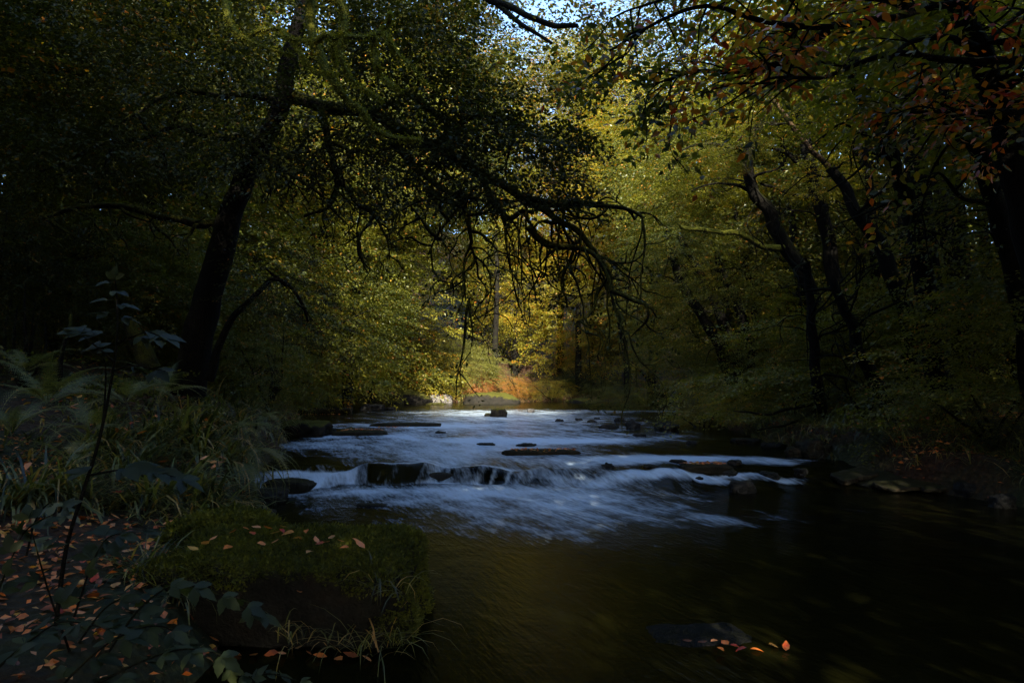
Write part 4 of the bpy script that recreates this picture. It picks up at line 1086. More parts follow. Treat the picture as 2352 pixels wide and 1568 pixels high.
# bushes on the far shore
def bush(label, px, py, d, w, h, mat, seed, name='bush', protos=None, group='bushes along the far shore'):
    p = P(px, py, d); rng = np.random.default_rng(seed)
    z = gz(p[0], p[1]) - .05
    t = empty(name, (p[0], p[1], z), label, 'bush', group)
    mb = MB()
    for k in range(6):
        mb = MB()
        e = np.array([rng.normal(0, w * .3), rng.normal(0, w * .3), h * rng.uniform(.6, .95)])
        tube(mb, [np.zeros(3), e * .5 + rng.normal(0, .1, 3), e], [.05, .03, .01], 5, 3, 0, .05)
        mb.build('stem', M['bark'], t)
    n = max(2, int(w * 1.6))
    for k in range(n):
        s = h / 3.6 * rng.uniform(.75, 1.1)
        put_foliage(t, (rng.uniform(-w, w) * .38, rng.uniform(-.5, .5), h * rng.uniform(.38, .62)), s, mat, rng, protos or CROWN_FINE, .95)
    return t


bush('tall feathery yellow green willow bush in the middle of the far shore', 1050, 900, 47.5, 3.6, 4.6, 'willow', 1)
bush('second pale yellow green bush left of the willow bush on the far shore', 960, 900, 48.5, 4.2, 5.4, 'willow', 21)
bush('orange red bracken patch glowing on the far shore', 1100, 905, 47, 1.5, 1.9, 'bracken', 2, 'bracken')
bush('dark green low bush left of the orange bracken', 1005, 912, 46, 1.6, 1.7, 'leaf_dark', 3)
bush('dark low bush under the orange bracken behind the humped boulder', 1090, 915, 45.5, 2.0, 1.0, 'leaf_dark', 4)
bush('rusty leafed bush right of the humped boulder', 1190, 910, 47.5, 2.6, 1.8, 'leaf_rust', 5)
bush('dim grassy bush on the far shore in the middle right', 1270, 915, 47.5, 2.8, 1.7, 'leaf_gold', 6)
bush('bright lime bush at the right end of the far shore', 1385, 918, 48, 1.8, 1.8, 'willow', 7)
bush('grey green bush behind the lime bush', 1345, 880, 49.5, 2.6, 2.8, 'leaf_grey', 8)
bush('low green bush behind the long mossy boulder', 900, 895, 46, 3.2, 2.0, 'leaf_green', 9)
bush('low dim bush overhanging the left bank above the dark water', 760, 905, 36, 3.2, 1.6, 'leaf_green', 10)
bush('yellow leafed bush on the left bank near the far boulders', 820, 880, 41, 3.0, 2.6, 'leaf_gold', 11)
bush('leafy bush on the pale ledge of the left bank', 660, 890, 31, 2.4, 1.6, 'leaf_green', 12)
bush('low branches sweeping over the water from the right bank tip', 1480, 905, 32, 3.4, 2.2, 'leaf_green', 13)
bush('small leafy bush on the leafy tip of the right bank', 1620, 930, 21, 1.6, .9, 'leaf_gold', 14)
bush('dark layered bush behind the grassy edge of the right bank', 1990, 930, 14.5, 1.6, 1.2, 'leaf_dark', 15)
bush('dark leafy bush at the right edge above the shore stones', 2300, 1000, 11, 1.6, 1.1, 'leaf_dark', 16)
bush('leafy young growth at the left behind the ferns', 330, 830, 15.5, 1.8, 1.8, 'leaf_green', 17)
bush('dark young growth under the thin arching stem', 620, 845, 16, 2.4, 2.0, 'leaf_green', 18)
bush('dark thicket at the far left behind the bracken ferns', 60, 790, 11, 1.8, 2.0, 'leaf_dark', 19)
for k, (px, py, d, w_, h_, mt, lab) in enumerate([(-60, 800, 12, 3.5, 3.4, 'leaf_dark', 'tall dark thicket at the left edge, nearest of the left thickets'), (130, 800, 14.5, 3.6, 3.4, 'leaf_green', 'thicket with small yellowish leaves between left edge and mossy stump'),
                                                 (20, 740, 18, 5, 5, 'leaf_green', 'higher thicket behind the left thickets'), (250, 790, 17.5, 4, 4, 'leaf_green', 'leafy thicket behind the mossy stump'), (380, 800, 20, 4, 4, 'leaf_green', 'leafy thicket left of and behind the leaning tree'),
                                                 (540, 860, 19, 3, 2.4, 'leaf_green', 'thicket right behind the foot of the leaning tree'), (1800, 880, 26, 5, 3.6, 'leaf_green', 'thicket behind the bent tree on the right bank'),
                                                 (2080, 880, 22, 5, 3.6, 'leaf_dark', 'thicket behind the straight black trunks'), (2300, 850, 19, 5, 4, 'leaf_dark', 'thicket at the right edge behind the trunks')]):
    bush(lab, px, py, d, w_, h_, mt, 40 + k, 'thicket', group='thickets under the trees')

# wood on the slopes, one mass
rngW = np.random.default_rng(5)
mb = MB(); tb = MB()
pos, ax, hu = [], [], []
for i in range(190):
    y = rngW.uniform(50, 105); x = rngW.uniform(-.85, .85) * y
    if abs(x - .045 * y) < 5.5 and y > 60: h = rngW.uniform(7, 10)
    else: h = rngW.uniform(13, 19)
    z = gz(x, y)
    if y < 60 and -12 < x < 30: continue
    tube(tb, [np.array([x, y, z]), np.array([x + .3, y, z + h * .9])], [.25, .08], 5, 3, 0, .1)
    n = 70; u = nrm(rngW.normal(0, 1, (n, 3))) * rngW.uniform(.3, 1, (n, 1)) ** .5 * np.array([3.4, 3.4, h * .46])
    pos.append(u + np.array([x, y, z + h * .55])); ax.append(u * np.array([1, 1, .2]) + rngW.normal(0, .6, u.shape))
    hu.append(np.clip(rngW.normal(.42, .14) + rngW.normal(0, .07, n), 0, 1))
pos = np.concatenate(pos); ax = np.concatenate(ax)
sprays(mb, pos, ax, 16, 1.7, .7, .30, .6, np.concatenate(hu), .1, .25, .35, rngW)
fw = mb.build('wooded_slope', M['leaf_green'], smooth=False); tag(fw, kind='stuff')
tag(tb.build('wooded_slope_stems', M['bark']), kind='stuff')
# left and right hill sides, and an added shade wood behind the viewpoint
mb = MB(); pos, ax, hu = [], [], []
for i in range(150):
    sd = -1 if i % 2 else 1
    y = rngW.uniform(8, 62); x = sd * (rngW.uniform(24, 52)) if sd < 0 else rngW.uniform(26, 55)
    if sd > 0 and 32 < y < 50: continue
    h = rngW.uniform(12, 18); z = gz(x, y)
    n = 60; u = nrm(rngW.normal(0, 1, (n, 3))) * rngW.uniform(.3, 1, (n, 1)) ** .5 * np.array([3.4, 3.4, h * .46])
    pos.append(u + np.array([x, y, z + h * .52])); ax.append(u * np.array([1, 1, .2]) + rngW.normal(0, .6, u.shape))
    hu.append(np.clip(rngW.normal(.40, .14) + rngW.normal(0, .07, n), 0, 1))
for i in range(90):  # unseen wood added behind the viewpoint to cut light on the foreground
    x = rngW.uniform(-30, 30); y = rngW.uniform(-26, -8); h = rngW.uniform(12, 18); z = gz(x, y)
    n = 60; u = nrm(rngW.normal(0, 1, (n, 3))) * rngW.uniform(.3, 1, (n, 1)) ** .5 * np.array([3.4, 3.4, h * .48])
    pos.append(u + np.array([x, y, z + h * .46])); ax.append(u * np.array([1, 1, .2]) + rngW.normal(0, .6, u.shape))
    hu.append(np.clip(rngW.normal(.25, .1) + rngW.normal(0, .07, n), 0, 1))
pos = np.concatenate(pos); ax = np.concatenate(ax)
sprays(mb, pos, ax, 16, 1.6, .65, .28, .6, np.concatenate(hu), .1, .25, .35, rngW)
tag(mb.build('valley_side_and_shade_wood', M['leaf_green'], smooth=False), kind='stuff')
# ------------------------------------------------------------------ grass, ferns, undergrowth
def blades(mb, root, az, length, width, bend, lift, hue, segs=4):
    """Grass blades: they rise, then arch over and hang."""
    n = len(root); t = np.linspace(0, 1, segs + 1)
    dirh = np.stack([np.cos(az), np.sin(az), 0 * az], -1); sid = np.stack([-np.sin(az), np.cos(az), 0 * az], -1)
    th = lift[:, None] - bend[:, None] * t[None] ** 1.2
    ds = length[:, None] / segs
    hx = np.cumsum(np.cos(th) * ds, 1) - np.cos(th[:, :1]) * ds; hz = np.cumsum(np.sin(th) * ds, 1) - np.sin(th[:, :1]) * ds
    c = root[:, None] + dirh[:, None] * hx[..., None] + np.array([0, 0, 1.0]) * hz[..., None]
    w = width[:, None] * np.array([.6, 1, .85, .55, .04][:segs + 1])[None] * .5
    V = np.stack([c - sid[:, None] * w[..., None], c + sid[:, None] * w[..., None]], 2)
    b = np.arange(n)[:, None] * (segs + 1) * 2 + np.arange(segs)[None] * 2
    F = np.stack([b, b + 1, b + 3, b + 2], -1).reshape(-1, 4)
    mb.add(V.reshape(-1, 3), F, np.repeat(hue, (segs + 1) * 2))


rngG = np.random.default_rng(77)


def tuft(mb, c, n, spread, ln, width=.007, rng=rngG, hue=.4, out=None):
    r = rng.normal(0, spread, (n, 2)); root = np.column_stack([c[0] + r[:, 0], c[1] + r[:, 1], np.full(n, c[2])])
    az = np.arctan2(r[:, 1], r[:, 0]) + rng.normal(0, .6, n)
    if out is not None:
        az = np.where(rng.random(n) < .6, out + rng.normal(0, .7, n), az)
    blades(mb, root, az, ln * rng.uniform(.5, 1.2, n), width * rng.uniform(.6, 1.5, n), rng.uniform(.9, 2.6, n), rng.uniform(.7, 1.5, n), np.clip(hue - .17 + rng.normal(0, .24, n) + (rng.random(n) < .09) * .5, 0, 1))


def grass_field(name, xr, yr, n, ln, hue, cond, per=14, width=.008, out=None):
    mb = MB()
    x = rngG.uniform(*xr, n); y = rngG.uniform(*yr, n)
    dl, dr, df = shore(x, y)
    ok = cond(x, y, dl, dr, df)
    x, y = x[ok], y[ok]; z = ground_z(x, y)
    for i in range(len(x)):
        tuft(mb, (x[i], y[i], z[i] - .02), per, .07, ln * rngG.uniform(.6, 1.2), width, hue=hue + .2 * float(vnoise(np.array([x[i] * 1.3, y[i] * 1.3, 0]))), out=out)
    return tag(mb.build(name, M['grass'], smooth=True), kind='stuff')


grass_field('bank_grass', (-9, -1.6), (5.6, 14), 1300, .42, .42, lambda x, y, dl, dr, df: (dl > -.02) & (dl < 3.2) & (rngG.random(len(x)) < np.clip(1.1 - dl * .25, .2, 1)), 9, .017, out=-.4)
grass_field('bank_grass', (-14, -5), (14, 44), 1500, .75, .45, lambda x, y, dl, dr, df: (dl > -.05) & (dl < 1.6), 14, .022, out=0)
grass_field('bank_grass', (5.5, 12), (8, 32), 3000, .55, .42, lambda x, y, dl, dr, df: (dr > -.02) & (dr < 1.6) & ((y > 12.5) | (dr > .3)), 14, .014, out=math.pi)
grass_field('bank_grass', (-9, 20), (43, 52), 1200, .9, .55, lambda x, y, dl, dr, df: (df > -.05) & (df < 2.0), 12, .03, out=-math.pi / 2)

# clumps of long sedge one can tell apart on the near left bank
TUSS = []
for k in range(3):
    rng = np.random.default_rng(400 + k); mb = MB()
    tuft(mb, (0, 0, 0), 190, .12, .66, .020, rng, .50, out=-.5)
    TUSS.append(mb.mesh('blades', M['grass']))
SEDGE = [((440, 985), 8.6, 1.25, 'largest arching sedge clump hanging over the left bank, mixed with rusty blades'), ((500, 1010), 8.2, 1.0, 'sedge clump at the river edge right of the largest clump'),
         ((390, 960), 9.2, 1.0, 'sedge clump above and left of the largest clump'), ((460, 930), 10.5, 1.1, 'sedge clump at the foot of the large leaning tree'), ((540, 935), 11, 1.0, 'sedge clump on the bank lip right of the leaning tree'),
         ((395, 1130), 6.6, .95, 'broad pale sedge clump spreading above the moss hummock'), ((470, 1165), 6.3, .8, 'sedge clump hanging to the right just above the moss hummock'), ((330, 1160), 6.2, .8, 'sedge clump left of the pale broad clump'),
         ((300, 1080), 7.2, .9, 'dim sedge clump in the middle of the left bank'), ((230, 1040), 7.6, .9, 'sedge clump behind the sapling stem'), ((60, 1090), 5.6, 1.0, 'dark drooping sedge clump at the left edge'),
         ((130, 1110), 5.8, .8, 'dark sedge clump beside the sapling near the left edge'), ((340, 1300), 4.5, .5, 'small sedge clump at the left side of the mossy block'), ((400, 1320), 4.3, .4, 'small grassy clump against the front left of the mossy block'),
         ((330, 1010), 8.4, .9, 'sedge clump in front of the ferns')]
for i, ((px, py), d, s, lab) in enumerate(SEDGE):
    p = P(px, py, d); z = gz(p[0], p[1])
    t = empty('sedge_clump', (p[0], p[1], max(z, p[2] - .35 * s) - .03), lab, 'grass clump', 'sedge clumps on the near left bank')
    o = link(bpy.data.objects.new('blades', TUSS[i % 3])); s = s * 1.2; o.parent = t; o.scale = (s, s, s); o.rotation_euler = (0, 0, rngG.normal(0, .5))
# thin grasses around the block
def loose_grass(label, pts, n, ln, hue, width=.007, name='grass_tuft'):
    mb = MB(); c0 = np.array(pts[0])
    for c in pts: tuft(mb, np.array(c) - c0, n, .05, ln, width, rngG, hue)
    o = mb.build(name, M['grass']); o.location = c0
    return tag(o, label, 'grass clump', 'loose grasses on and below the mossy block')


loose_grass('thin grass tuft standing on the back edge of the mossy block', [P(700, 1235, 5.0), P(712, 1238, 5.0)], 7, .26, .42, .010)
loose_grass('straw coloured grass at the left foot of the mossy block', [P(660, 1470, 4.1), P(690, 1480, 4.1), P(640, 1440, 4.15)], 10, .34, .72)
loose_grass('yellowing grass at the middle foot of the mossy block', [P(760, 1480, 4.05), P(790, 1485, 4.05), P(820, 1490, 4.05)], 9, .32, .74)
loose_grass('tall green and straw grass at the right foot of the mossy block', [P(860, 1490, 4.05), P(900, 1480, 4.1), P(880, 1500, 4.05)], 9, .45, .62, .008)
loose_grass('pale green grass hanging from the right face of the mossy block', [P(868, 1335, 4.12), P(880, 1350, 4.12), P(925, 1360, 4.15)], 7, .34, .40, .010)

# ferns
def frond(mb, base, az, ln, arch, rng, hue, pairs=20, width=.2):
    t = np.linspace(0, 1, pairs + 2)
    th = arch[0] - arch[1] * t
    hx = np.cumsum(np.cos(th)) * ln / (pairs + 2); hz = np.cumsum(np.sin(th)) * ln / (pairs + 2)
    dh = np.array([math.cos(az), math.sin(az), 0]); sd = np.array([-math.sin(az), math.cos(az), 0])
    c = base + hx[:, None] * dh + hz[:, None] * np.array([0, 0, 1.0])
    tube(mb, c, np.linspace(.006, .001, len(c)), 4, 1, 0, 0, hue)
    tg = nrm(np.gradient(c, axis=0)); nn = nrm(np.cross(sd, tg) * -1)
    p_, d_, n_, l_ = [], [], [], []
    for i in range(2, pairs + 1):
        u = i / pairs
        pl = width * ln * (min(1, u * 5) * (1 - u) ** .75 + .03)
        for s in (-1, 1):
            pd = nrm(sd * s + tg[i] * .35 + nn[i] * rng.normal(-.08, .06))
            m = max(3, int(pl / .016)); k = np.arange(m) / m
            for q in (-1, 1):
                p_.append(c[i] + pd * (pl * k)[:, None]); d_.append(np.broadcast_to(pd * .55 + q * np.cross(pd, nn[i]) * .8, (m, 3)))
                n_.append(np.broadcast_to(nn[i], (m, 3))); l_.append((.004 + pl * .20 * (1 - k)))
    p_ = np.concatenate(p_); d_ = np.concatenate(d_); n_ = np.concatenate(n_) + rng.normal(0, .12, p_.shape); l_ = np.concatenate(l_)
    leaf_quads(mb, p_, d_, n_, l_, l_ * .55, np.clip(hue + rng.normal(0, .06, len(p_)), 0, 1), .04)


FERN = []
for k in range(2):
    rng = np.random.default_rng(500 + k); fm = []
    for f in range(3):
        mb = MB(); frond(mb, np.zeros(3), 0, .95, (1.0 - .1 * f, 1.25 + .3 * f), rng, .45 + .12 * f)
        fm.append(mb.mesh('frond', M['fern'], smooth=False))
    FERN.append(fm)


def fern(label, p, s, n, seed, az0=None, spread=math.pi, group='ferns on the left bank', tiltx=0):
    rng = np.random.default_rng(seed)
    t = empty('fern', tuple(p), label, 'fern', group)
    for i in range(n):
        o = link(bpy.data.objects.new('frond', FERN[i % 2][i % 3])); o.parent = t
        az = (az0 if az0 is not None else 0) + (i / n - .5) * 2 * spread + rng.normal(0, .2)
        o.rotation_euler = (rng.normal(0, .15), rng.normal(tiltx, .15), az); k = s * rng.uniform(.75, 1.15); o.scale = (k, k, k)
    return t


for i, (px, py, d, s, n, lab, kw) in enumerate([
        (110, 900, 7.6, 1.15, 8, 'large fern at the left edge with fronds reaching right', {}), (290, 900, 8.2, 1.0, 9, 'fern behind the sapling stem under the leaning tree', {}),
        (380, 880, 9.0, .95, 8, 'fern at the foot of the leaning tree on its left', {}), (30, 960, 6.6, 1.0, 8, 'low dark fern at the far left edge', {}),
        (210, 960, 7.0, .9, 7, 'fern in front of the sapling stem in mid bank', {}), (60, 830, 9.5, 1.0, 7, 'fern with pale comb-like fronds highest at the left', {}),
        (545, 985, 8.8, .9, 7, 'fern on the bank lip hanging its fronds over the water', dict(az0=-.3, spread=1.2, tiltx=.5)), (585, 1030, 8.2, .85, 7, 'fern drooping down the vertical bank over the fall', dict(az0=-.2, spread=1.0, tiltx=.9)),
        (560, 1060, 7.9, .7, 6, 'lowest fern hanging straight down the undercut bank', dict(az0=-.3, spread=.8, tiltx=1.2)), (600, 960, 10, .8, 6, 'small fern beyond the hanging ferns on the bank lip', dict(az0=0, spread=1.4, tiltx=.4)),
        (420, 930, 8.8, .7, 6, 'small fern among sedge below the leaning tree', {}), (160, 1020, 6.2, .7, 6, 'small fern low among dark sedge', {})]):
    p = P(px, py, d); g = gz(p[0], p[1])
    if not kw: p[2] = max(g, p[2] - .15)
    fern(lab, p, s, n, 600 + i, **kw)

# undergrowth on both banks, one mass of small leafy growth
mb = MB()
n = 3600
x = np.concatenate([rngG.uniform(-24, -4, n), rngG.uniform(6, 26, n), rngG.uniform(-9, 26, n // 3)])
y = np.concatenate([rngG.uniform(9, 46, n), rngG.uniform(9, 34, n), rngG.uniform(46, 56, n // 3)])
dl, dr, df = shore(x, y); s = np.maximum(np.maximum(dl, dr), df); ok = (s > .9) & (fbm(np.stack([x * .4, y * .4, 0 * x], -1), 3) > -.1)
x, y = x[ok], y[ok]; z = ground_z(x, y) + rngG.uniform(.1, .7, len(x)) * np.where(x < -8, 2.6, 1)
az = rngG.uniform(0, 6.28, len(x))
sprays(mb, np.stack([x, y, z], -1), np.stack([np.cos(az), np.sin(az), 0 * az + .2], -1), 18, .7, .3, .075, .6, np.clip(rngG.normal(.34, .15, len(x)), 0, .9), .1, .3, .35, rngG)
tag(mb.build('undergrowth', M['leaf_green'], smooth=False), kind='stuff')

# ------------------------------------------------------------------ sapling and bramble sprays close to the viewer
rngS = np.random.default_rng(33)


def compound(mb, p, d, up, size, n=5, hue=.4, rng=rngS, kind='palm'):
    """One compound leaf: pinnate pairs, or three to five leaflets from one point."""
    d = nrm(np.asarray(d, float)); sd = nrm(np.cross(d, up)); nn = np.cross(sd, d)
    pp, dd, ll = [], [], []
    if kind == 'pinnate':
        for i in range(n):
            u = .25 + .75 * i / max(n - 1, 1)
            for s in (-1, 1):
                pp.append(p + d * size * u); dd.append(d * .55 + sd * s * .8); ll.append(size * .42 * (1 - .25 * abs(u - .55)))
        pp.append(p + d * size); dd.append(d); ll.append(size * .42)
    else:
        for a, l in zip((-1.3, -.65, 0, .65, 1.3) if n == 5 else (-1, 0, 1), (.6, .85, 1, .85, .6) if n == 5 else (.8, 1, .8)):
            pp.append(p + d * size * .25); dd.append(d * math.cos(a) + sd * math.sin(a)); ll.append(size * .8 * l)
    pp = np.array(pp); dd = np.array(dd); ll = np.array(ll)
    nv = nn + rng.normal(0, .22, pp.shape)
    oval_leaves(mb, pp, dd, nv, ll, ll * .52, np.clip(hue + rng.normal(0, .12, len(pp)), 0, 1), 8, .18)


def spray_plant(name, label, cat, stem, leaves, r=.006, mat='leaf_grey', bark='bark', group=None, side=()):
    """stem: path; leaves: (fraction along stem, direction, size, n, kind)."""
    base = np.asarray(stem[0]); t = empty(name, tuple(base), label, cat, group)
    mb = MB(); q = tube(mb, [np.asarray(a) - base for a in stem], np.linspace(r, r * .35, len(stem)), 7, 6, .08, .012)
    for sp in side:
        tube(mb, [np.asarray(a) - base for a in sp], np.linspace(r * .6, r * .2, len(sp)), 5, 5, 0, .01)
    mb.build('stem', M[bark], t)
    lm = MB()
    for f, d, size, n, kind in leaves:
        size = size * .66
        p = q[int(f * (len(q) - 1))] if np.ndim(f) == 0 else np.asarray(f) - base
        compound(lm, p, np.asarray(d, float), np.array([0, -.35, 1.0]) + rngS.normal(0, .15, 3), size, n, .42, rngS, kind)
    lm.build('leaves', M[mat], t)
    return t


# sapling: one thin stem from the bottom left up past the ferns
st = [P(128, 1440, 3.0), P(150, 1270, 3.05), P(190, 1130, 3.1), P(225, 1010, 3.15), P(250, 900, 3.2), P(266, 800, 3.25), P(268, 720, 3.3), P(262, 640, 3.3)]
lv = []
for px, py, dx, dz, s, k in [(240, 650, -1, .1, .16, 3), (275, 668, 1, -.2, .15, 3), (235, 690, -1, .15, .18, 3), (285, 700, 1, -.1, .18, 3), (240, 722, -1, .1, .17, 3), (290, 728, 1, -.25, .17, 3), (262, 640, .1, 1, .13, 3),
                             (180, 765, -1, .35, .24, 5), (215, 800, -.8, .4, .2, 3), (345, 762, 1, -.15, .22, 3), (375, 770, 1, -.3, .26, 5), (330, 770, .5, -.5, .15, 3),
                             (310, 840, 1, -.4, .24, 5), (370, 850, 1, -.45, .2, 3), (215, 770, -1, .2, .2, 3), (250, 810, -1, .25, .2, 3)]:
    lv.append((P(px - 22 * dx, py + 10 * dz, 3.25), (dx, rngS.normal(0, .35), dz), s, k, 'palm'))
lv += [(P(265, 1075, 3.0), (1, -.1, .0), .30, 5, 'palm'), (P(215, 1085, 3.0), (-1, 0, .1), .2, 3, 'palm'), (P(330, 1080, 3.0), (1, .1, -.15), .28, 5, 'palm'), (P(400, 1095, 3.0), (1, 0, -.35), .22, 3, 'palm')]
spray_plant('sapling', 'tall thin dark sapling with grey green leaf sprays crossing the left bank', 'sapling', st, lv, .010, side=[
    [P(268, 790, 3.25), P(300, 775, 3.25), P(345, 762, 3.25), P(400, 785, 3.25)], [P(262, 830, 3.2), P(225, 800, 3.2), P(185, 770, 3.2)], [P(230, 1000, 3.15), P(240, 920, 3.2), P(240, 830, 3.2), P(210, 810, 3.2)],
    [P(205, 1090, 3.1), P(290, 1078, 3.0), P(400, 1095, 3.0)], [P(262, 850, 3.2), P(310, 838, 3.2), P(380, 850, 3.2)]])


def bramble(label, stem, n, size, kind='palm', k=3, mat='leaf_grey', r=.005):
    stem = [P(*s) for s in stem]; lv = []
    for i in range(n):
        f = .12 + .88 * i / max(n - 1, 1); j = min(int(f * (len(stem) - 1)), len(stem) - 2)
        tg = nrm(stem[j + 1] - stem[j]); sd = np.cross(tg, [0, 0, 1]); s = 1 if i % 2 else -1
        d = tg * .6 + sd * s * .8 + rngS.normal(0, .25, 3) + np.array([0, 0, -.15])
        lv.append((f if i < n - 1 else 1.0, d if i < n - 1 else tg, size * rngS.uniform(.75, 1.2), k, kind))
    return spray_plant('bramble', label, 'bramble', stem, lv, r, mat, group='bramble stems in the near left corner')


bramble('bramble arching toward the mossy block with a row of grey green leaves', [(250, 1500, 2.7), (320, 1400, 2.8), (400, 1345, 2.95), (480, 1360, 3.1), (560, 1395, 3.2), (590, 1408, 3.2)], 13, .19)
bramble('bramble with pale rounded leaves left of the sapling', [(160, 1500, 2.9), (110, 1360, 2.9), (80, 1250, 2.95), (70, 1205, 3.0)], 7, .19)
bramble('bramble spray between sapling and sedge with broad toothed leaves', [(170, 1420, 2.9), (210, 1300, 3.0), (250, 1235, 3.1), (310, 1225, 3.2)], 8, .20)
bramble('bramble lying low along the bottom edge below the leaf litter', [(180, 1600, 2.4), (300, 1530, 2.45), (410, 1490, 2.55), (500, 1500, 2.65), (545, 1540, 2.65)], 11, .17)
bramble('bramble filling the bottom left corner with dark leaves', [(-30, 1560, 2.3), (60, 1480, 2.4), (140, 1430, 2.5), (230, 1440, 2.5)], 10, .17, mat='leaf_grey')
bramble('small bramble tip poking up at the bottom edge', [(560, 1620, 2.5), (580, 1570, 2.55), (610, 1550, 2.6), (680, 1562, 2.6)], 6, .12)
bramble('bramble with drooping leaves at the left edge below the sedge', [(-20, 1400, 2.8), (20, 1300, 2.85), (60, 1220, 2.9), (130, 1180, 2.9)], 7, .16)
bramble('bramble stem leaning right over the orange leaf litter', [(120, 1600, 2.4), (220, 1500, 2.5), (300, 1450, 2.6), (370, 1440, 2.7), (420, 1470, 2.75)], 10, .17)
bramble('bramble shoot behind the orange leaf litter', [(180, 1480, 2.9), (240, 1400, 3.0), (300, 1370, 3.1), (340, 1390, 3.15)], 8, .16)
bramble('yellow tinted bramble leaf spray near the left edge', [(60, 1280, 3.1), (80, 1200, 3.15), (110, 1160, 3.15), (130, 1170, 3.15)], 5, .16, mat='fern')

# ------------------------------------------------------------------ fallen leaves
LEAFM = {}
for nm, h in (('orange', .45), ('tan pink', .60), ('dark red', .97), ('yellow', .80), ('brown', .16)):
    ms = []
    for k in range(3):
        mb = MB(); rng = np.random.default_rng(700 + k)
        oval_leaves(mb, np.array([[-.03, 0, 0]]), np.array([[1.0, .1, 0]]), np.array([[0, 0.1, 1.0]]), .075, .042 + .006 * k, h, 7, [-.3, .25, -.1][k])
        ms.append(mb.mesh('fallen_leaf', M['litter']))
    LEAFM[nm] = ms
rngL = np.random.default_rng(88)


def fallen(p, label, group, color=None, s=1.0):
    c = color or rngL.choice(['orange', 'tan pink', 'dark red', 'yellow', 'brown'], p=[.32, .26, .16, .12, .14])
    o = link(bpy.data.objects.new('fallen_leaf', LEAFM[c][rngL.integers(3)]))
    o.location = tuple(p); o.rotation_euler = (rngL.normal(0, .22), rngL.normal(0, .22), rngL.uniform(0, 6.28)); k = s * rngL.uniform(.75, 1.25); o.scale = (k, k, k)
    return tag(o, f'{c} fallen leaf {label}', 'leaf', group)


bpy.context.view_layer.update()
dg = bpy.context.evaluated_depsgraph_get()


def drop(x, y, ztop=1.6):
    ok, loc, no, _, ob, _ = SC.ray_cast(dg, Vector((x, y, ztop)), Vector((0, 0, -1)))
    return loc.z if ok else gz(x, y)


def block_top(x, y):
    inv = blk.matrix_world.inverted(); o = inv @ Vector((x, y, 2)); d = (inv.to_3x3() @ Vector((0, 0, -1)))
    ok, loc, no, i = blk.ray_cast(o, d)
    return (blk.matrix_world @ loc).z if ok else None


spots = [(537, 1258, 'orange'), (700, 1278, 'orange'), (770, 1281, 'tan pink'), (612, 1252, 'tan pink'), (640, 1250, 'tan pink'), (655, 1232, 'dark red'), (588, 1238, 'dark red'), (672, 1238, 'dark red'), (735, 1248, 'tan pink'), (758, 1255, 'orange'),
         (790, 1253, 'orange'), (800, 1262, 'orange'), (822, 1247, 'tan pink'), (745, 1256, 'dark red'), (690, 1245, 'tan pink'), (480, 1246, 'tan pink'), (500, 1240, 'tan pink'), (640, 1236, 'yellow'), (660, 1228, 'yellow'), (770, 1243, 'tan pink'),
         (720, 1262, 'tan pink'), (600, 1226, 'tan pink'), (625, 1230, 'orange'), (545, 1232, 'dark red'), (835, 1258, 'tan pink'), (710, 1236, 'orange'), (460, 1262, 'yellow'), (575, 1228, 'orange')]
for px, py, c in spots:
    d = (CAMZ - .53) * FPX / (py - 887) ; x = (px - 1176) / FPX * d
    z = block_top(x, d)
    if z is not None: fallen((x, d, z + .05), 'lying on the moss of the square block', 'fallen leaves on the mossy block', c, 1.0)
n0 = 0
while n0 < 150:
    px = rngL.uniform(0, 620); py = rngL.uniform(1180, 1540)
    d = rngL.uniform(2.7, 6.0); p = P(px, py, d)
    x, y = p[0], p[1]; z = gz(x, y)
    dl, _, _ = shore(np.array([x]), np.array([y]))
    if dl[0] < .02: continue
    if fbm(np.array([[x * 1.6, y * 1.6, 4]]), 2)[0] < -.12 and rngL.random() < .7: continue
    fallen((x, y, z + .012), 'among the leaf litter of the near left bank', 'fallen leaves on the near left bank', None, 1.0); n0 += 1
n0 = 0
while n0 < 70:
    d = rngL.uniform(5.8, 10); p = P(rngL.uniform(60, 590), 1000, d); x, y = p[0], p[1]
    dl = shore(np.array([x]), np.array([y]))[0][0]
    if dl < .05 or dl > 3.5: continue
    fallen((x, y, gz(x, y) + rngL.uniform(.12, .34)), 'caught in the grass of the left bank', 'fallen leaves caught in the left bank grass', None, 1.25); n0 += 1
for px, py in [(600, 1490), (640, 1484), (680, 1478), (700, 1474), (720, 1486), (560, 1486), (750, 1492), (790, 1496), (820, 1492), (850, 1498), (660, 1488)]:
    d = CAMZ * FPX / (py - 887); fallen(((px - 1176) / FPX * d, d, .012), 'floating along the foot of the mossy block', 'fallen leaves along the foot of the mossy block', rngL.choice(['orange', 'tan pink', 'brown']))
for px, py, c in [(1628, 1446, 'tan pink'), (1655, 1452, 'orange'), (1672, 1456, 'dark red'), (1640, 1462, 'orange'), (1690, 1462, 'dark red'), (1600, 1452, 'brown'), (1570, 1448, 'brown'), (1720, 1458, 'orange'), (1760, 1452, 'yellow'), (1790, 1456, 'dark red')]:
    d = (CAMZ - .05) * FPX / (py - 887); x = (px - 1176) / FPX * d
    fallen((x, d, .03 if px < 1700 else .012), 'on the low slab in the near water', 'fallen leaves on the submerged slab', c, .85)
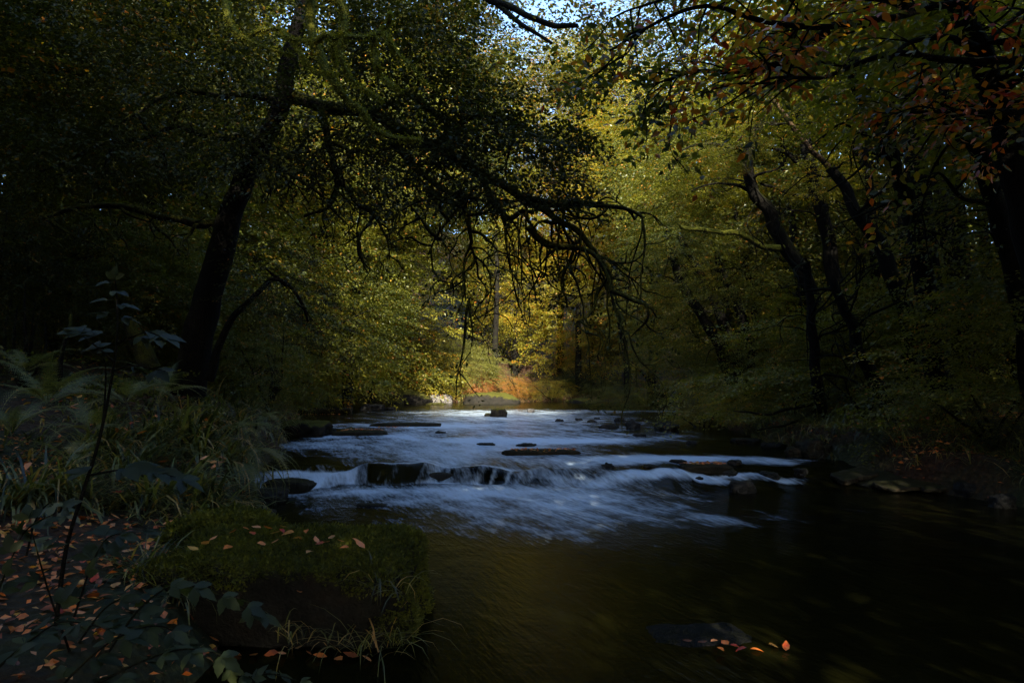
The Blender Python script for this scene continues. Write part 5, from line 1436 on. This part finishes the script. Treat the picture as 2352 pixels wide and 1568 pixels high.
# finer litter, one mass: near bank, ledges, right bank, forest floor
mb = MB()
x = np.concatenate([rngL.uniform(-6, -1.4, 5000), rngL.uniform(6, 16, 9000), rngL.uniform(-16, -4, 4000)]); y = np.concatenate([rngL.uniform(2.4, 8, 5000), rngL.uniform(9, 32, 9000), rngL.uniform(8, 40, 4000)])
dl, dr, df = shore(x, y); s = np.maximum(dl, dr); ok = (s > .05) & (fbm(np.stack([x * .8, y * .8, 0 * x], -1), 3) > -.05)
x, y = x[ok], y[ok]; p = np.stack([x, y, ground_z(x, y) + .012 + rngL.uniform(0, .02, len(x))], -1)
az = rngL.uniform(0, 6.28, len(p)); sz = np.where(y < 9, .06, .10) * rngL.uniform(.6, 1.2, len(p))
leaf_quads(mb, p, np.stack([np.cos(az), np.sin(az), rngL.normal(0, .3, len(p))], -1), np.array([0, 0, 1.0]) + rngL.normal(0, .35, p.shape), sz, sz * .6, np.clip(rngL.beta(1.3, 1.8, len(p)), 0, 1))
for px, py, w, n in [(826, 985, 110, 60), (900, 969, 70, 30), (1248, 1030, 150, 70), (1625, 1062, 100, 60), (690, 968, 60, 26), (715, 938, 130, 40), (618, 915, 60, 60), (2130, 1108, 90, 30), (2090, 1104, 60, 16)]:
    d = on_water(px, py + 14); q = np.stack([(px + rngL.uniform(-.5, .5, n) * w - 1176) / FPX * d, d + rngL.uniform(.0, .35, n), np.zeros(n)], -1)
    for k in range(n):
        q[k, 2] = drop(q[k, 0], q[k, 1], 1.1) + .015
    az = rngL.uniform(0, 6.28, n)
    leaf_quads(mb, q, np.stack([np.cos(az), np.sin(az), 0 * az + .1], -1), np.array([0, 0, 1.0]) + rngL.normal(0, .4, q.shape), .085, .055, np.clip(rngL.normal(.5, .2, n), 0, 1))
tag(mb.build('leaf_litter', M['litter'], smooth=False), kind='stuff')

# ------------------------------------------------------------------ roots and sticks, mossy stump
def stick(name, label, cat, pts, r0, r1, mat):
    mb = MB(); p = [P(*a) for a in pts]; b = p[0]
    tube(mb, [a - b for a in p], np.linspace(r0, r1, len(p)), 7, 5, .15, .02)
    o = mb.build(name, M[mat]); o.location = tuple(b)
    return tag(o, label, cat)


stick('bare_root', 'pale bare forked root at the foot of the water-edge tree', 'root', [(1886, 1020, 15), (1900, 1040, 14.8), (1925, 1058, 14.6), (1945, 1075, 14.4)], .04, .015, 'bark_brown')
stick('mossy_stump', 'yellow mossy leaning stump behind the ferns left of the leaning tree', 'stump', [(345, 850, 11.5), (325, 800, 11.5), (305, 760, 11.5), (298, 735, 11.5)], .17, .10, 'bark_limb')
stick('thin_stem', 'thin mossy bent stem standing at left among dark growth', 'stem', [(140, 900, 9.5), (138, 840, 9.5), (146, 790, 9.5), (158, 755, 9.5), (162, 720, 9.5)], .035, .02, 'bark_limb')

# ------------------------------------------------------------------ camera, light
cam = bpy.data.cameras.new('camera'); cam.lens = 24; cam.sensor_width = 36; cam.clip_start = .05; cam.clip_end = 600
co = link(bpy.data.objects.new('camera', cam)); co.location = (0, 0, CAMZ); co.rotation_euler = (math.pi / 2 + TH, 0, 0)
SC.camera = co

SUN_AZ, SUN_EL = 171, 25          # degrees left of the view direction, height
w = bpy.data.worlds.new('World'); SC.world = w; w.use_nodes = True
nt = w.node_tree; bg = nt.nodes['Background']
sk = nt.nodes.new('ShaderNodeTexSky'); sk.sky_type = 'NISHITA'; sk.sun_disc = False
sk.sun_elevation = math.radians(SUN_EL); sk.sun_rotation = math.radians(SUN_AZ)
sk.air_density = 1.0; sk.dust_density = 1.0; sk.ozone_density = 4.0
nt.links.new(sk.outputs[0], bg.inputs[0]); bg.inputs[1].default_value = .115
sun = bpy.data.lights.new('sun', 'SUN'); sun.energy = 3.9; sun.angle = math.radians(.5); sun.color = (1, .94, .78)
so = link(bpy.data.objects.new('sun', sun))
az, el = math.radians(SUN_AZ), math.radians(SUN_EL)
dirv = Vector((math.sin(az) * math.cos(el), math.cos(az) * math.cos(el), math.sin(el)))
so.rotation_euler = dirv.to_track_quat('Z', 'Y').to_euler(); so.location = (-20, 0, 40)

SC.view_settings.view_transform = 'Standard'; SC.view_settings.look = 'None'; SC.view_settings.exposure = 2.8; SC.view_settings.gamma = 1
SC.render.engine = 'CYCLES'
cy = SC.cycles
cy.max_bounces = 6; cy.diffuse_bounces = 3; cy.glossy_bounces = 2; cy.transmission_bounces = 3; cy.transparent_max_bounces = 4
cy.caustics_reflective = False; cy.caustics_refractive = False
cy.sample_clamp_indirect = 4
cy.use_adaptive_sampling = False
cy.use_denoising = True; cy.denoising_prefilter = 'ACCURATE'; cy.denoising_input_passes = 'RGB_ALBEDO_NORMAL'
